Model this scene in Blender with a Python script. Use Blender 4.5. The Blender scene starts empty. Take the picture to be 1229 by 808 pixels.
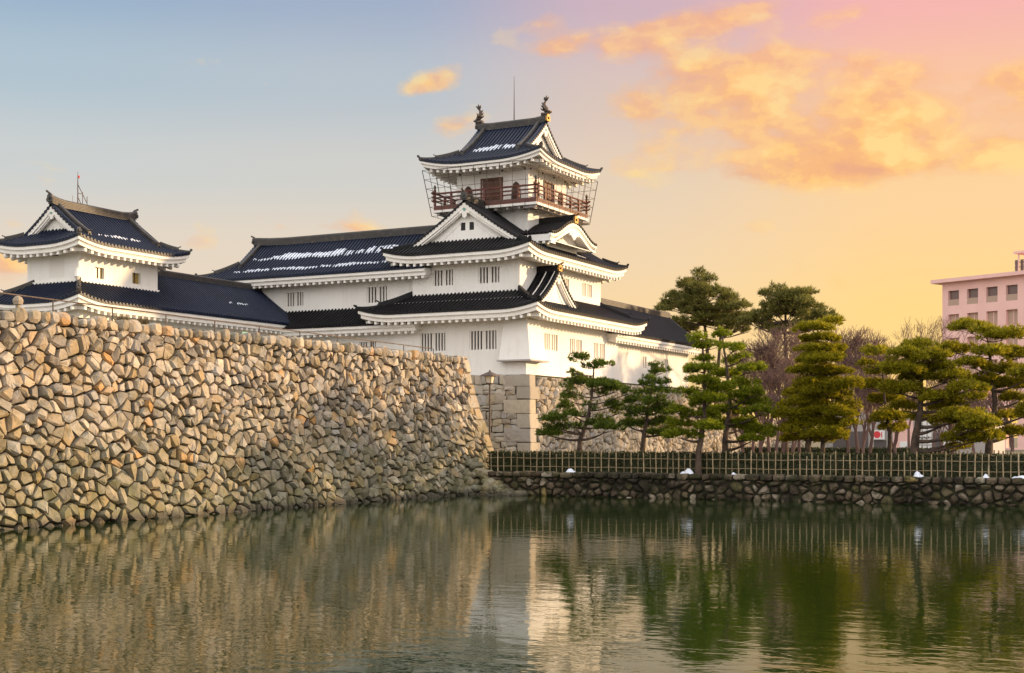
import bpy, math, random
import numpy as np
from mathutils import Vector
random.seed(7)
C = bpy.context.scene.collection
S = bpy.context.scene
# ------------------------------------------------------------------ camera
TH = math.atan2(.4644, .8857); CT, ST = math.cos(TH), math.sin(TH)
FPX, CX, HY, CH = 1633., 614.5, 524., 3.0      # focal length, centre column, horizon row (photo pixels), eye height
cam = bpy.data.objects.new('camera', bpy.data.cameras.new('camera')); C.objects.link(cam)
cam.location = (0, 0, CH); cam.rotation_euler = (math.pi/2, 0, TH)
cam.data.sensor_width = 36; cam.data.lens = FPX/1229*36; cam.data.shift_y = (HY-404)/1229
cam.data.clip_end = 5000; S.camera = cam
# ------------------------------------------------------------------ light
SUN_AZ = math.radians(78)      # clockwise from the viewing direction
SUN_EL = math.radians(9)
fx, fy = -ST, CT; rx_, ry_ = CT, ST
sx = math.sin(SUN_AZ)*rx_+math.cos(SUN_AZ)*fx; sy = math.sin(SUN_AZ)*ry_+math.cos(SUN_AZ)*fy
sun = bpy.data.objects.new('sun', bpy.data.lights.new('sun', 'SUN')); C.objects.link(sun)
sun.data.energy = 5.0; sun.data.angle = math.radians(2.0); sun.data.color = (1, .68, .36)
sun.rotation_euler = Vector((sx*math.cos(SUN_EL), sy*math.cos(SUN_EL), math.sin(SUN_EL))).to_track_quat('Z', 'Y').to_euler()
S.view_settings.view_transform = 'Standard'; S.view_settings.look = 'None'
S.view_settings.exposure = 0.45; S.view_settings.gamma = 1
def s2l(r, g, b):
    f = lambda c: (c/255/12.92 if c/255 <= .04045 else ((c/255+.055)/1.055)**2.4)
    return (f(r), f(g), f(b), 1)
W = bpy.data.worlds.new('World'); S.world = W; W.use_nodes = True
def build_world():
    nt = W.node_tree; N = nt.nodes; L = nt.links; N.clear()
    def nd(t, **k):
        n = N.new(t)
        for a, b in k.items(): setattr(n, a, b)
        return n
    def mth(op, a, b=None, clamp=False):
        n = nd('ShaderNodeMath', operation=op, use_clamp=clamp)
        for i, v in enumerate((a, b)):
            if v is None: continue
            if isinstance(v, (int, float)): n.inputs[i].default_value = v
            else: L.new(v, n.inputs[i])
        return n.outputs[0]
    def ramp(fac, stops, interp='EASE'):
        n = nd('ShaderNodeValToRGB'); cr = n.color_ramp; cr.interpolation = interp
        while len(cr.elements) < len(stops): cr.elements.new(.5)
        for e, (p, c) in zip(cr.elements, stops): e.position = p; e.color = c
        L.new(fac, n.inputs[0]); return n.outputs[0]
    def mix(fac, a, b, mode='MIX'):
        n = nd('ShaderNodeMix', data_type='RGBA', blend_type=mode)
        if isinstance(fac, (int, float)): n.inputs[0].default_value = fac
        else: L.new(fac, n.inputs[0])
        for i, v in ((6, a), (7, b)):
            if isinstance(v, tuple): n.inputs[i].default_value = v
            else: L.new(v, n.inputs[i])
        return n.outputs[2]
    tc = nd('ShaderNodeTexCoord'); sep = nd('ShaderNodeSeparateXYZ'); L.new(tc.outputs['Generated'], sep.inputs[0])
    X, Y, Z = sep.outputs
    # compass directions: R = towards the sunset side, F = across the moat
    R = mth('ADD', mth('MULTIPLY', X, rx_), mth('MULTIPLY', Y, ry_))
    F = mth('ADD', mth('MULTIPLY', X, fx), mth('MULTIPLY', Y, fy))
    az = mth('ARCTAN2', R, F)                       # 0 ahead, + towards sunset
    el = mth('ARCSINE', Z)
    e01 = mth('MULTIPLY', mth('MAXIMUM', el, 0), 1/ .40, True)   # 0..23 deg -> 0..1
    cool = ramp(e01, [(0, s2l(248,214,168)), (.2, s2l(240,211,180)), (.33, s2l(224,210,193)), (.48, s2l(200,204,203)), (.63, s2l(174,192,204)), (.80, s2l(144,171,198)), (1, s2l(116,146,182))])
    warm = ramp(e01, [(0, s2l(255,208,110)), (.2, s2l(255,213,134)), (.42, s2l(250,208,152)), (.58, s2l(247,196,156)), (.76, s2l(243,178,172)), (1, s2l(246,160,182))])
    wf = ramp(mth('ADD', mth('MULTIPLY', az, 1/.72), .5, True), [(0, (0,0,0,1)), (.38, (.10,.10,.10,1)), (.62, (.52,.52,.52,1)), (.9, (1,1,1,1))])
    base = mix(wf, cool, warm)
    # clouds : puffs, by compass bearing and height
    cv = nd('ShaderNodeCombineXYZ'); L.new(az, cv.inputs[0]); L.new(mth('MULTIPLY', el, 1.75), cv.inputs[1])
    def noise(scale, detail, rough, dist, off=0):
        n = nd('ShaderNodeTexNoise', noise_dimensions='3D'); n.inputs['Scale'].default_value = scale
        n.inputs['Detail'].default_value = detail; n.inputs['Roughness'].default_value = rough; n.inputs['Distortion'].default_value = dist
        mp = nd('ShaderNodeMapping'); mp.inputs['Location'].default_value = (off, off*.7, off*1.3); L.new(cv.outputs[0], mp.inputs[0]); L.new(mp.outputs[0], n.inputs['Vector'])
        return n.outputs[0]
    n1 = noise(17, 8, .54, .12, 5.3); n2 = noise(7, 3, .5, .1, 8.0); n3 = noise(17, 8, .54, .12, 5.309)
    def blob(a0, e0, sa, se, amp, tilt=0.):
        da = mth('MULTIPLY', mth('SUBTRACT', az, a0), 1/sa)
        de = mth('MULTIPLY', mth('SUBTRACT', mth('SUBTRACT', el, e0), mth('MULTIPLY', mth('SUBTRACT', az, a0), tilt)), 1/se)
        return mth('MULTIPLY', mth('EXPONENT', mth('MULTIPLY', mth('ADD', mth('MULTIPLY', da, da), mth('MULTIPLY', de, de)), -1)), amp)
    P = lambda x, y: (math.atan((x-CX)/FPX), math.atan((HY-y)/FPX*math.cos(math.atan((x-CX)/FPX))))
    m = None
    for (x, y, dx, dy, amp, tl) in [(765, 45, 80, 26, .8, .1), (875, 18, 110, 20, .8, .15), (780, 118, 75, 26, .8, .1), (870, 85, 110, 30, .85, 0), (965, 78, 80, 26, .85, 0), (1020, 112, 100, 34, .95, 0), (900, 158, 150, 40, 1.0, -.1), (985, 203, 120, 22, 1.0, 0), (830, 190, 85, 26, .8, 0),
                                    (748, 200, 50, 26, .8, .2), (1060, 150, 70, 34, .85, 0), (1200, 115, 70, 40, .92, .2), (1180, 165, 85, 30, .95, .1), (1105, 80, 60, 24, .6, .3), (1035, 12, 75, 12, .7, .2), (1300, 140, 90, 60, .8, 0), (650, 30, 60, 22, .5, .2), (660, 60, 40, 12, .5, .2),
                                    (535, 90, 42, 18, .68, .25), (545, 147, 44, 14, .66, 0), (505, 105, 40, 12, .62, .2), (200, 290, 110, 13, .62, 0), (8, 318, 40, 26, .8, 0), (10, 268, 30, 10, .6, 0), (360, 272, 120, 9, .5, 0), (1500, 120, 200, 80, .7, 0), (-300, 160, 220, 40, .5, 0)]:
        a0, e0 = P(x, y); b = blob(a0, e0, dx/FPX, dy/FPX, amp, tl)
        m = b if m is None else mth('ADD', m, b)
    m = mth('MINIMUM', m, 1.05)
    dens = mth('ADD', mth('ADD', mth('MULTIPLY', mth('SUBTRACT', n1, .5), 2.1), mth('MULTIPLY', mth('SUBTRACT', n2, .5), 1.3)), mth('SUBTRACT', mth('MULTIPLY', m, .86), .36))
    cm = ramp(dens, [(0, (0,0,0,1)), (.16, (.22,.22,.22,1)), (.45, (.74,.74,.74,1)), (.8, (.95,.95,.95,1))], 'EASE')
    lit = mth('ADD', mth('MULTIPLY', mth('SUBTRACT', n1, n3), 3.4), .5, True)
    ccol = ramp(mth('ADD', mth('MULTIPLY', lit, .7), mth('MULTIPLY', n1, .3)), [(0.12, s2l(232,164,124)), (.42, s2l(246,180,118)), (.60, s2l(255,198,120)), (.85, s2l(255,216,136))])
    pinkf = mth('MULTIPLY', mth('SUBTRACT', e01, .55, True), mth('MULTIPLY', wf, 1.3), True)
    ccol = mix(pinkf, ccol, s2l(250,186,168))
    sky = mix(mth('MULTIPLY', cm, .93), base, ccol)
    # the high dome and the side behind the photographer: brightened beyond the real sky as added fill light
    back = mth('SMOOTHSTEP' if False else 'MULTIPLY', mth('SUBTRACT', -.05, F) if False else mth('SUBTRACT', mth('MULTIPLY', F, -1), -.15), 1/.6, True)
    sky = mix(back, sky, BACK_FILL)
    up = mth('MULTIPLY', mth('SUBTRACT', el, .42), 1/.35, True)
    sky = mix(up, sky, TOP_FILL)
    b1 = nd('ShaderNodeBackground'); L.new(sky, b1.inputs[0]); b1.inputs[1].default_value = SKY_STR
    sk = nd('ShaderNodeTexSky', sky_type='NISHITA'); sk.sun_disc = False
    sk.sun_elevation = SUN_EL; sk.sun_rotation = math.atan2(sx, sy); sk.air_density = 1; sk.dust_density = .4; sk.ozone_density = 1
    b2 = nd('ShaderNodeBackground'); L.new(sk.outputs[0], b2.inputs[0]); b2.inputs[1].default_value = NISH
    ad = nd('ShaderNodeAddShader'); L.new(b1.outputs[0], ad.inputs[0]); L.new(b2.outputs[0], ad.inputs[1])
    out = nd('ShaderNodeOutputWorld'); L.new(ad.outputs[0], out.inputs[0])
HAZE = 0
BACK_FILL = (2.0, 1.90, 1.80, 1); TOP_FILL = (1.35, 1.33, 1.33, 1); SKY_STR = .745; NISH = .005
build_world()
# ------------------------------------------------------------------ helpers: pixel of the photo -> metres on a real plane
def uv_v(px, v):
    t = (px-CX)/FPX; return (t*CT*v-ST*v)/(CT+t*ST)
def dep(u, v): return -ST*u+CT*v
def zat(py, u, v): return CH+(HY-py)/FPX*dep(u, v)
def at(px, py, v):
    u = uv_v(px, v); return Vector((u, v, zat(py, u, v)))
# ------------------------------------------------------------------ materials
def mat(name, col, rough=.7, noise=None, bump=None, spec=.5, island=None, metal=0, trans=None, extra=None):
    """noise=(scale, colour2, low, high); bump=(scale, distance); island=[(pos, colour)]"""
    m = bpy.data.materials.new(name); m.use_nodes = True; nt = m.node_tree; N = nt.nodes; L = nt.links
    b = N['Principled BSDF']; b.inputs['Roughness'].default_value = rough; b.inputs['Specular IOR Level'].default_value = spec; b.inputs['Metallic'].default_value = metal
    c4 = (*col, 1); b.inputs['Base Color'].default_value = c4
    src = None
    tc = N.new('ShaderNodeTexCoord')
    def nz(scale, detail=5, rough=.6):
        n = N.new('ShaderNodeTexNoise'); n.inputs['Scale'].default_value = scale; n.inputs['Detail'].default_value = detail; n.inputs['Roughness'].default_value = rough
        L.new(tc.outputs['Object'], n.inputs['Vector']); return n
    if island:
        g = N.new('ShaderNodeNewGeometry'); r = N.new('ShaderNodeValToRGB'); cr = r.color_ramp; cr.interpolation = 'LINEAR'
        while len(cr.elements) < len(island): cr.elements.new(.5)
        for e, (p, c) in zip(cr.elements, island): e.position = p; e.color = (*c, 1)
        L.new(g.outputs['Random Per Island'], r.inputs[0]); src = r.outputs[0]
    for nn in (noise if isinstance(noise, list) else [noise] if noise else []):
        n = nz(nn[0], nn[4] if len(nn) > 4 else 5); mr = N.new('ShaderNodeMapRange'); mr.inputs[1].default_value = nn[2]; mr.inputs[2].default_value = nn[3]; L.new(n.outputs[0], mr.inputs[0])
        mx = N.new('ShaderNodeMix'); mx.data_type = 'RGBA'; L.new(mr.outputs[0], mx.inputs[0])
        if src: L.new(src, mx.inputs[6])
        else: mx.inputs[6].default_value = c4
        mx.inputs[7].default_value = (*nn[1], 1); src = mx.outputs[2]
    if src: L.new(src, b.inputs['Base Color'])
    if bump:
        n = nz(bump[0], 6, .65); bp = N.new('ShaderNodeBump'); bp.inputs['Distance'].default_value = bump[1]; bp.inputs['Strength'].default_value = 1
        L.new(n.outputs[0], bp.inputs['Height']); L.new(bp.outputs[0], b.inputs['Normal'])
    if trans:
        t = N.new('ShaderNodeBsdfTranslucent'); ms = N.new('ShaderNodeMixShader'); ms.inputs[0].default_value = trans
        if src: L.new(src, t.inputs[0])
        else: t.inputs[0].default_value = c4
        o = N['Material Output']; L.new(b.outputs[0], ms.inputs[1]); L.new(t.outputs[0], ms.inputs[2]); L.new(ms.outputs[0], o.inputs[0])
    if extra: extra(m, N, L, b)
    return m
M = {}
def streaks(m, N, L, b):      # faint rain streaks running down the plaster
    src = b.inputs['Base Color'].links[0].from_socket; tc = N.new('ShaderNodeTexCoord'); mp = N.new('ShaderNodeMapping'); mp.inputs['Scale'].default_value = (2.2, 2.2, .22); L.new(tc.outputs['Object'], mp.inputs[0])
    n = N.new('ShaderNodeTexNoise'); n.inputs['Scale'].default_value = 1.6; n.inputs['Detail'].default_value = 8; n.inputs['Roughness'].default_value = .7; L.new(mp.outputs[0], n.inputs['Vector'])
    r = N.new('ShaderNodeMapRange'); r.inputs[1].default_value = .50; r.inputs[2].default_value = .80; r.inputs[3].default_value = 0; r.inputs[4].default_value = .55; L.new(n.outputs[0], r.inputs[0])
    mx = N.new('ShaderNodeMix'); mx.data_type = 'RGBA'; L.new(r.outputs[0], mx.inputs[0]); L.new(src, mx.inputs[6]); mx.inputs[7].default_value = (.60, .56, .50, 1); L.new(mx.outputs[2], b.inputs['Base Color'])
M['plaster'] = mat('plaster', (.81, .79, .76), .85, [(.35, (.74, .71, .66), .45, .8), (6, (.75, .73, .69), .55, .9)], (9, .012), extra=streaks)
M['plaster_trim'] = mat('plaster_trim', (.80, .77, .73), .8, [(1.2, (.66, .62, .56), .5, .85)], (14, .01))
M['tile_sky_tint'] = mat('tile_sky_tint', (.007, .012, .030), .38, [(2.2, (.012, .019, .040), .45, .75), (.5, (.004, .006, .012), .5, .8)], (18, .006), spec=.20)  # same tile as the black one, blue sky reflection put into its colour
M['tile_black'] = mat('tile_black', (.008, .008, .010), .42, [(2.2, (.016, .015, .016), .45, .75), (.5, (.005, .005, .006), .5, .8)], (18, .006), spec=.18)
M['ridge_tile'] = mat('ridge_tile', (.040, .036, .034), .55, [(3, (.105, .085, .07), .5, .75)], (20, .01))
M['wood_red'] = mat('wood_red', (.145, .048, .032), .6, [(5, (.085, .030, .022), .4, .7)])
M['wood_door'] = mat('wood_door', (.13, .055, .028), .6, [(7, (.08, .03, .016), .4, .7)])
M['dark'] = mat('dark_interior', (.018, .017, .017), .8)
M['bar_white'] = mat('bar_white', (.74, .71, .67), .8)
M['gold'] = mat('gold_leaf', (.34, .20, .06), .42, [(9, (.12, .08, .04), .5, .6)], metal=.7)
M['bronze'] = mat('bronze', (.10, .07, .05), .5, [(6, (.03, .03, .03), .45, .6)], metal=.4)
M['copper_green'] = mat('verdigris', (.12, .30, .25), .6)
M['wire'] = mat('net_wire', (.07, .055, .05), .6, metal=.3)
M['pane'] = mat('amber_glass', (.30, .22, .06), .25)
M['snow'] = mat('snow', (.72, .76, .86), .6, bump=(9, .03))
M['iron'] = mat('rusty_iron', (.11, .075, .06), .7, [(9, (.05, .04, .035), .45, .6)])
STONE = [(0, (.43, .345, .25)), (.14, (.28, .225, .16)), (.28, (.54, .465, .375)), (.40, (.20, .16, .105)), (.54, (.41, .36, .30)), (.66, (.33, .235, .125)), (.76, (.24, .215, .19)), (.87, (.12, .095, .07)), (.95, (.42, .395, .36)), (.985, (.46, .25, .09)), (1, (.41, .325, .22))]
def moss(m, N, L, b):
    # moss and damp near the water line, following height, on top of the stone colour
    src = b.inputs['Base Color'].links[0].from_socket
    g = N.new('ShaderNodeNewGeometry'); sp = N.new('ShaderNodeSeparateXYZ'); L.new(g.outputs['Position'], sp.inputs[0])
    mr = N.new('ShaderNodeMapRange'); mr.inputs[1].default_value = .05; mr.inputs[2].default_value = 5.0; mr.inputs[3].default_value = .64; mr.inputs[4].default_value = .28; L.new(sp.outputs[2], mr.inputs[0])
    n = N.new('ShaderNodeTexNoise'); n.inputs['Scale'].default_value = 1.3; n.inputs['Detail'].default_value = 7; n.inputs['Roughness'].default_value = .7; L.new(g.outputs['Position'], n.inputs['Vector'])
    ad = N.new('ShaderNodeMath'); ad.operation = 'ADD'; L.new(mr.outputs[0], ad.inputs[0]); L.new(n.outputs[0], ad.inputs[1])
    r = N.new('ShaderNodeMapRange'); r.inputs[1].default_value = .78; r.inputs[2].default_value = 1.22; r.inputs[3].default_value = 0; r.inputs[4].default_value = .72; L.new(ad.outputs[0], r.inputs[0])
    mx = N.new('ShaderNodeMix'); mx.data_type = 'RGBA'; L.new(r.outputs[0], mx.inputs[0]); L.new(src, mx.inputs[6]); mx.inputs[7].default_value = (.105, .11, .035, 1)
    # dark tide band just above the water
    w = N.new('ShaderNodeMapRange'); w.inputs[1].default_value = .10; w.inputs[2].default_value = .34; w.inputs[3].default_value = .8; w.inputs[4].default_value = 0; L.new(sp.outputs[2], w.inputs[0])
    m2 = N.new('ShaderNodeMix'); m2.data_type = 'RGBA'; L.new(w.outputs[0], m2.inputs[0]); L.new(mx.outputs[2], m2.inputs[6]); m2.inputs[7].default_value = (.06, .05, .04, 1)
    L.new(m2.outputs[2], b.inputs['Base Color'])
M['stone'] = mat('wall_stone', (.4, .33, .25), .85, [(5, (.20, .16, .11), .5, .8), (1.7, (.36, .34, .31), .52, .7), (16, (.50, .45, .38), .60, .8)], (7, .04), island=STONE, extra=moss, spec=.3)
CUT = [(0, (.42, .36, .28)), (.2, (.31, .27, .22)), (.4, (.47, .41, .33)), (.6, (.28, .225, .165)), (.75, (.38, .31, .21)), (.88, (.33, .31, .29)), (1, (.45, .37, .26))]
M['cut_stone'] = mat('cut_stone', (.4, .35, .3), .85, [(4, (.30, .26, .21), .5, .8), (16, (.55, .50, .43), .58, .8)], (6, .03), island=CUT, spec=.3)
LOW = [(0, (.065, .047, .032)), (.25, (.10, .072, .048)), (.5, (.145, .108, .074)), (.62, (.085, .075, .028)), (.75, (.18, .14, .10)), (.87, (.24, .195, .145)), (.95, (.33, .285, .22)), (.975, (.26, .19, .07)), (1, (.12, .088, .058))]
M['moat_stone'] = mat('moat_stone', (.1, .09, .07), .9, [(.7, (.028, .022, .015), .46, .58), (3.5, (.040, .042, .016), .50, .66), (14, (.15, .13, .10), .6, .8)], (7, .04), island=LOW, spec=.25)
M['gap'] = mat('wall_gap', (.030, .024, .016), .95, [(4, (.035, .04, .014), .45, .6)], (12, .06))
M['earth'] = mat('earth', (.17, .14, .09), .95, [(1.5, (.10, .10, .045), .42, .62)], (6, .04))
M['bamboo'] = mat('bamboo', (.3, .22, .12), .65, [(3, (.17, .12, .065), .45, .7)], island=[(0, (.40, .30, .17)), (.4, (.27, .20, .11)), (.8, (.36, .27, .15)), (1, (.50, .39, .25))])
M['bark'] = mat('bark', (.10, .065, .045), .95, [(4, (.04, .028, .022), .42, .62)], (14, .05))
M['twig'] = mat('twig', (.13, .075, .065), .9)
M['hedge'] = mat('hedge_leaf', (.030, .040, .014), .6, island=[(0, (.02, .026, .008)), (.5, (.04, .05, .015)), (.9, (.075, .078, .025)), (1, (.12, .09, .04))], trans=.25)
def needle_mat(name, a, b_, c, tr=.35): return mat(name, b_, .55, island=[(0, a), (.5, b_), (.85, c), (1, tuple(x*1.35 for x in c))], trans=tr, spec=.3)
M['needle_dark'] = needle_mat('needle_dark', (.040, .070, .012), (.085, .130, .016), (.18, .22, .026), .45)
M['needle_green'] = needle_mat('needle_green', (.085, .115, .008), (.185, .225, .011), (.32, .34, .020), .52)
M['needle_sun_tint'] = needle_mat('needle_sun_tint', (.12, .112, .008), (.26, .235, .011), (.42, .36, .018), .52)  # right-hand pines: yellow glow of the low sun put into the needle colour
M['needle_far'] = needle_mat('needle_far', (.085, .090, .022), (.15, .15, .034), (.24, .22, .055), .5)
def water_mat():
    m = bpy.data.materials.new('moat_water'); m.use_nodes = True; N = m.node_tree.nodes; L = m.node_tree.links
    b = N['Principled BSDF']; b.inputs['Base Color'].default_value = (.011, .026, .004, 1); b.inputs['Roughness'].default_value = .035; b.inputs['IOR'].default_value = 1.31
    tc = N.new('ShaderNodeTexCoord'); hs = None
    for sc, d, amp, sx_ in ((.55, 3, .030, 1.0), (1.7, 3, .030, .8), (4.5, 2, .0065, .8)):
        mp = N.new('ShaderNodeMapping'); mp.inputs['Rotation'].default_value = (0, 0, -TH); mp.inputs['Scale'].default_value = (sc*sx_, sc*1.25, sc); L.new(tc.outputs['Object'], mp.inputs[0])
        n = N.new('ShaderNodeTexNoise'); n.inputs['Scale'].default_value = 1; n.inputs['Detail'].default_value = d; n.inputs['Roughness'].default_value = .5; n.inputs['Distortion'].default_value = .4; L.new(mp.outputs[0], n.inputs['Vector'])
        k = N.new('ShaderNodeMath'); k.operation = 'MULTIPLY'; k.inputs[1].default_value = amp; L.new(n.outputs[0], k.inputs[0])
        if hs is None: hs = k.outputs[0]
        else:
            a = N.new('ShaderNodeMath'); a.operation = 'ADD'; L.new(hs, a.inputs[0]); L.new(k.outputs[0], a.inputs[1]); hs = a.outputs[0]
    bp = N.new('ShaderNodeBump'); bp.inputs['Distance'].default_value = WAVE; L.new(hs, bp.inputs['Height']); L.new(bp.outputs[0], b.inputs['Normal'])
    return m
WAVE = .19
M['water'] = water_mat()
M['pink_wall'] = mat('rendered_wall', (.80, .50, .45), .85, [(.2, (.72, .44, .40), .45, .7)])
M['office_glass'] = mat('office_glass', (.16, .10, .09), .3)
M['office_blind'] = mat('window_blind', (.42, .29, .22), .7)
M['shop_white'] = mat('shop_panel', (.74, .74, .74), .5)
M['shop_dark'] = mat('shop_shade', (.09, .075, .075), .6)
M['red'] = mat('sign_red', (.62, .04, .05), .5)
M['grey'] = mat('grey_render', (.36, .33, .32), .8)
M['lamp_glass'] = mat('lamp_glass', (.62, .56, .45), .4)
# ------------------------------------------------------------------ mesh building
class MB:
    def __init__(s): s.v = []; s.f = []; s.mi = []
    def add(s, vs, fs, mi=0):
        o = len(s.v); s.v.extend([tuple(p) for p in vs]); s.f.extend([tuple(i+o for i in f) for f in fs]); s.mi.extend([mi]*len(fs))
    def quad(s, a, b, c, d, mi=0): s.add((a, b, c, d), ((0, 1, 2, 3),), mi)
    def box(s, x0, x1, y0, y1, z0, z1, mi=0):
        s.add([(x, y, z) for z in (z0, z1) for y in (y0, y1) for x in (x0, x1)], [(0, 2, 3, 1), (4, 5, 7, 6), (0, 1, 5, 4), (2, 6, 7, 3), (0, 4, 6, 2), (1, 3, 7, 5)], mi)
    def frame_box(s, O, a, b, c, mi=0):   # box spanned by three vectors from corner O
        O, a, b, c = map(Vector, (O, a, b, c)); p = [O+a*i+b*j+c*k for k in (0, 1) for j in (0, 1) for i in (0, 1)]
        s.add(p, [(0, 2, 3, 1), (4, 5, 7, 6), (0, 1, 5, 4), (2, 6, 7, 3), (0, 4, 6, 2), (1, 3, 7, 5)], mi)
    def tube(s, pts, rad, n=6, cap=True, mi=0):
        pts = [Vector(p) for p in pts]; rad = rad if isinstance(rad, (list, tuple)) else [rad]*len(pts); vs = []
        ref = None
        for i, p in enumerate(pts):
            d = (pts[min(i+1, len(pts)-1)]-pts[max(i-1, 0)])
            if d.length < 1e-9: d = Vector((0, 0, 1))
            d.normalize()
            if ref is None: ref = d.orthogonal().normalized()
            a = (ref-d*ref.dot(d))
            a = a.normalized() if a.length > 1e-6 else d.orthogonal().normalized()
            ref = a; b = d.cross(a)
            vs += [p+(a*math.cos(2*math.pi*k/n)+b*math.sin(2*math.pi*k/n))*rad[i] for k in range(n)]
        fs = [(i*n+k, i*n+(k+1) % n, (i+1)*n+(k+1) % n, (i+1)*n+k) for i in range(len(pts)-1) for k in range(n)]
        if cap: fs += [tuple(range(n-1, -1, -1)), tuple((len(pts)-1)*n+k for k in range(n))]
        s.add(vs, fs, mi)
    def prism(s, poly, ext, mi=0):        # closed polygon (3D points) pushed along ext
        ext = Vector(ext); p = [Vector(q) for q in poly]; n = len(p)
        s.add(p+[q+ext for q in p], [tuple(range(n-1, -1, -1)), tuple(range(n, 2*n))]+[(i, (i+1) % n, (i+1) % n+n, i+n) for i in range(n)], mi)
    def sweep(s, path, prof, up=Vector((0, 0, 1)), mi=0):   # prof: [(side, height)]
        path = [Vector(p) for p in path]; n = len(prof); vs = []
        for i, p in enumerate(path):
            d = path[min(i+1, len(path)-1)]-path[max(i-1, 0)]; sd = d.cross(up).normalized()
            vs += [p+sd*a+up*b for a, b in prof]
        fs = [(i*n+k, i*n+(k+1) % n, (i+1)*n+(k+1) % n, (i+1)*n+k) for i in range(len(path)-1) for k in range(n)]
        fs += [tuple(range(n-1, -1, -1)), tuple((len(path)-1)*n+k for k in range(n))]
        s.add(vs, fs, mi)
    def build(s, name, mats, parent=None, smooth=False):
        me = bpy.data.meshes.new(name); me.from_pydata(s.v, [], s.f)
        for m in (mats if isinstance(mats, (list, tuple)) else [mats]): me.materials.append(M[m] if isinstance(m, str) else m)
        if any(s.mi): me.polygons.foreach_set('material_index', s.mi)
        if smooth: me.polygons.foreach_set('use_smooth', [True]*len(me.polygons))
        me.update(); o = bpy.data.objects.new(name, me); C.objects.link(o)
        if parent: o.parent = parent
        return o
def tag(o, label, cat, group=None, kind=None):
    o['label'] = label
    if cat: o['category'] = cat
    if group: o['group'] = group
    if kind: o['kind'] = kind
    return o
def structure(o): o['kind'] = 'structure'; return o
ROOTS = []
def thing(name, label, cat, group=None):
    o = bpy.data.objects.new(name, None); C.objects.link(o); o.empty_display_size = .2; tag(o, label, cat, group); ROOTS.append(o); return o
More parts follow.
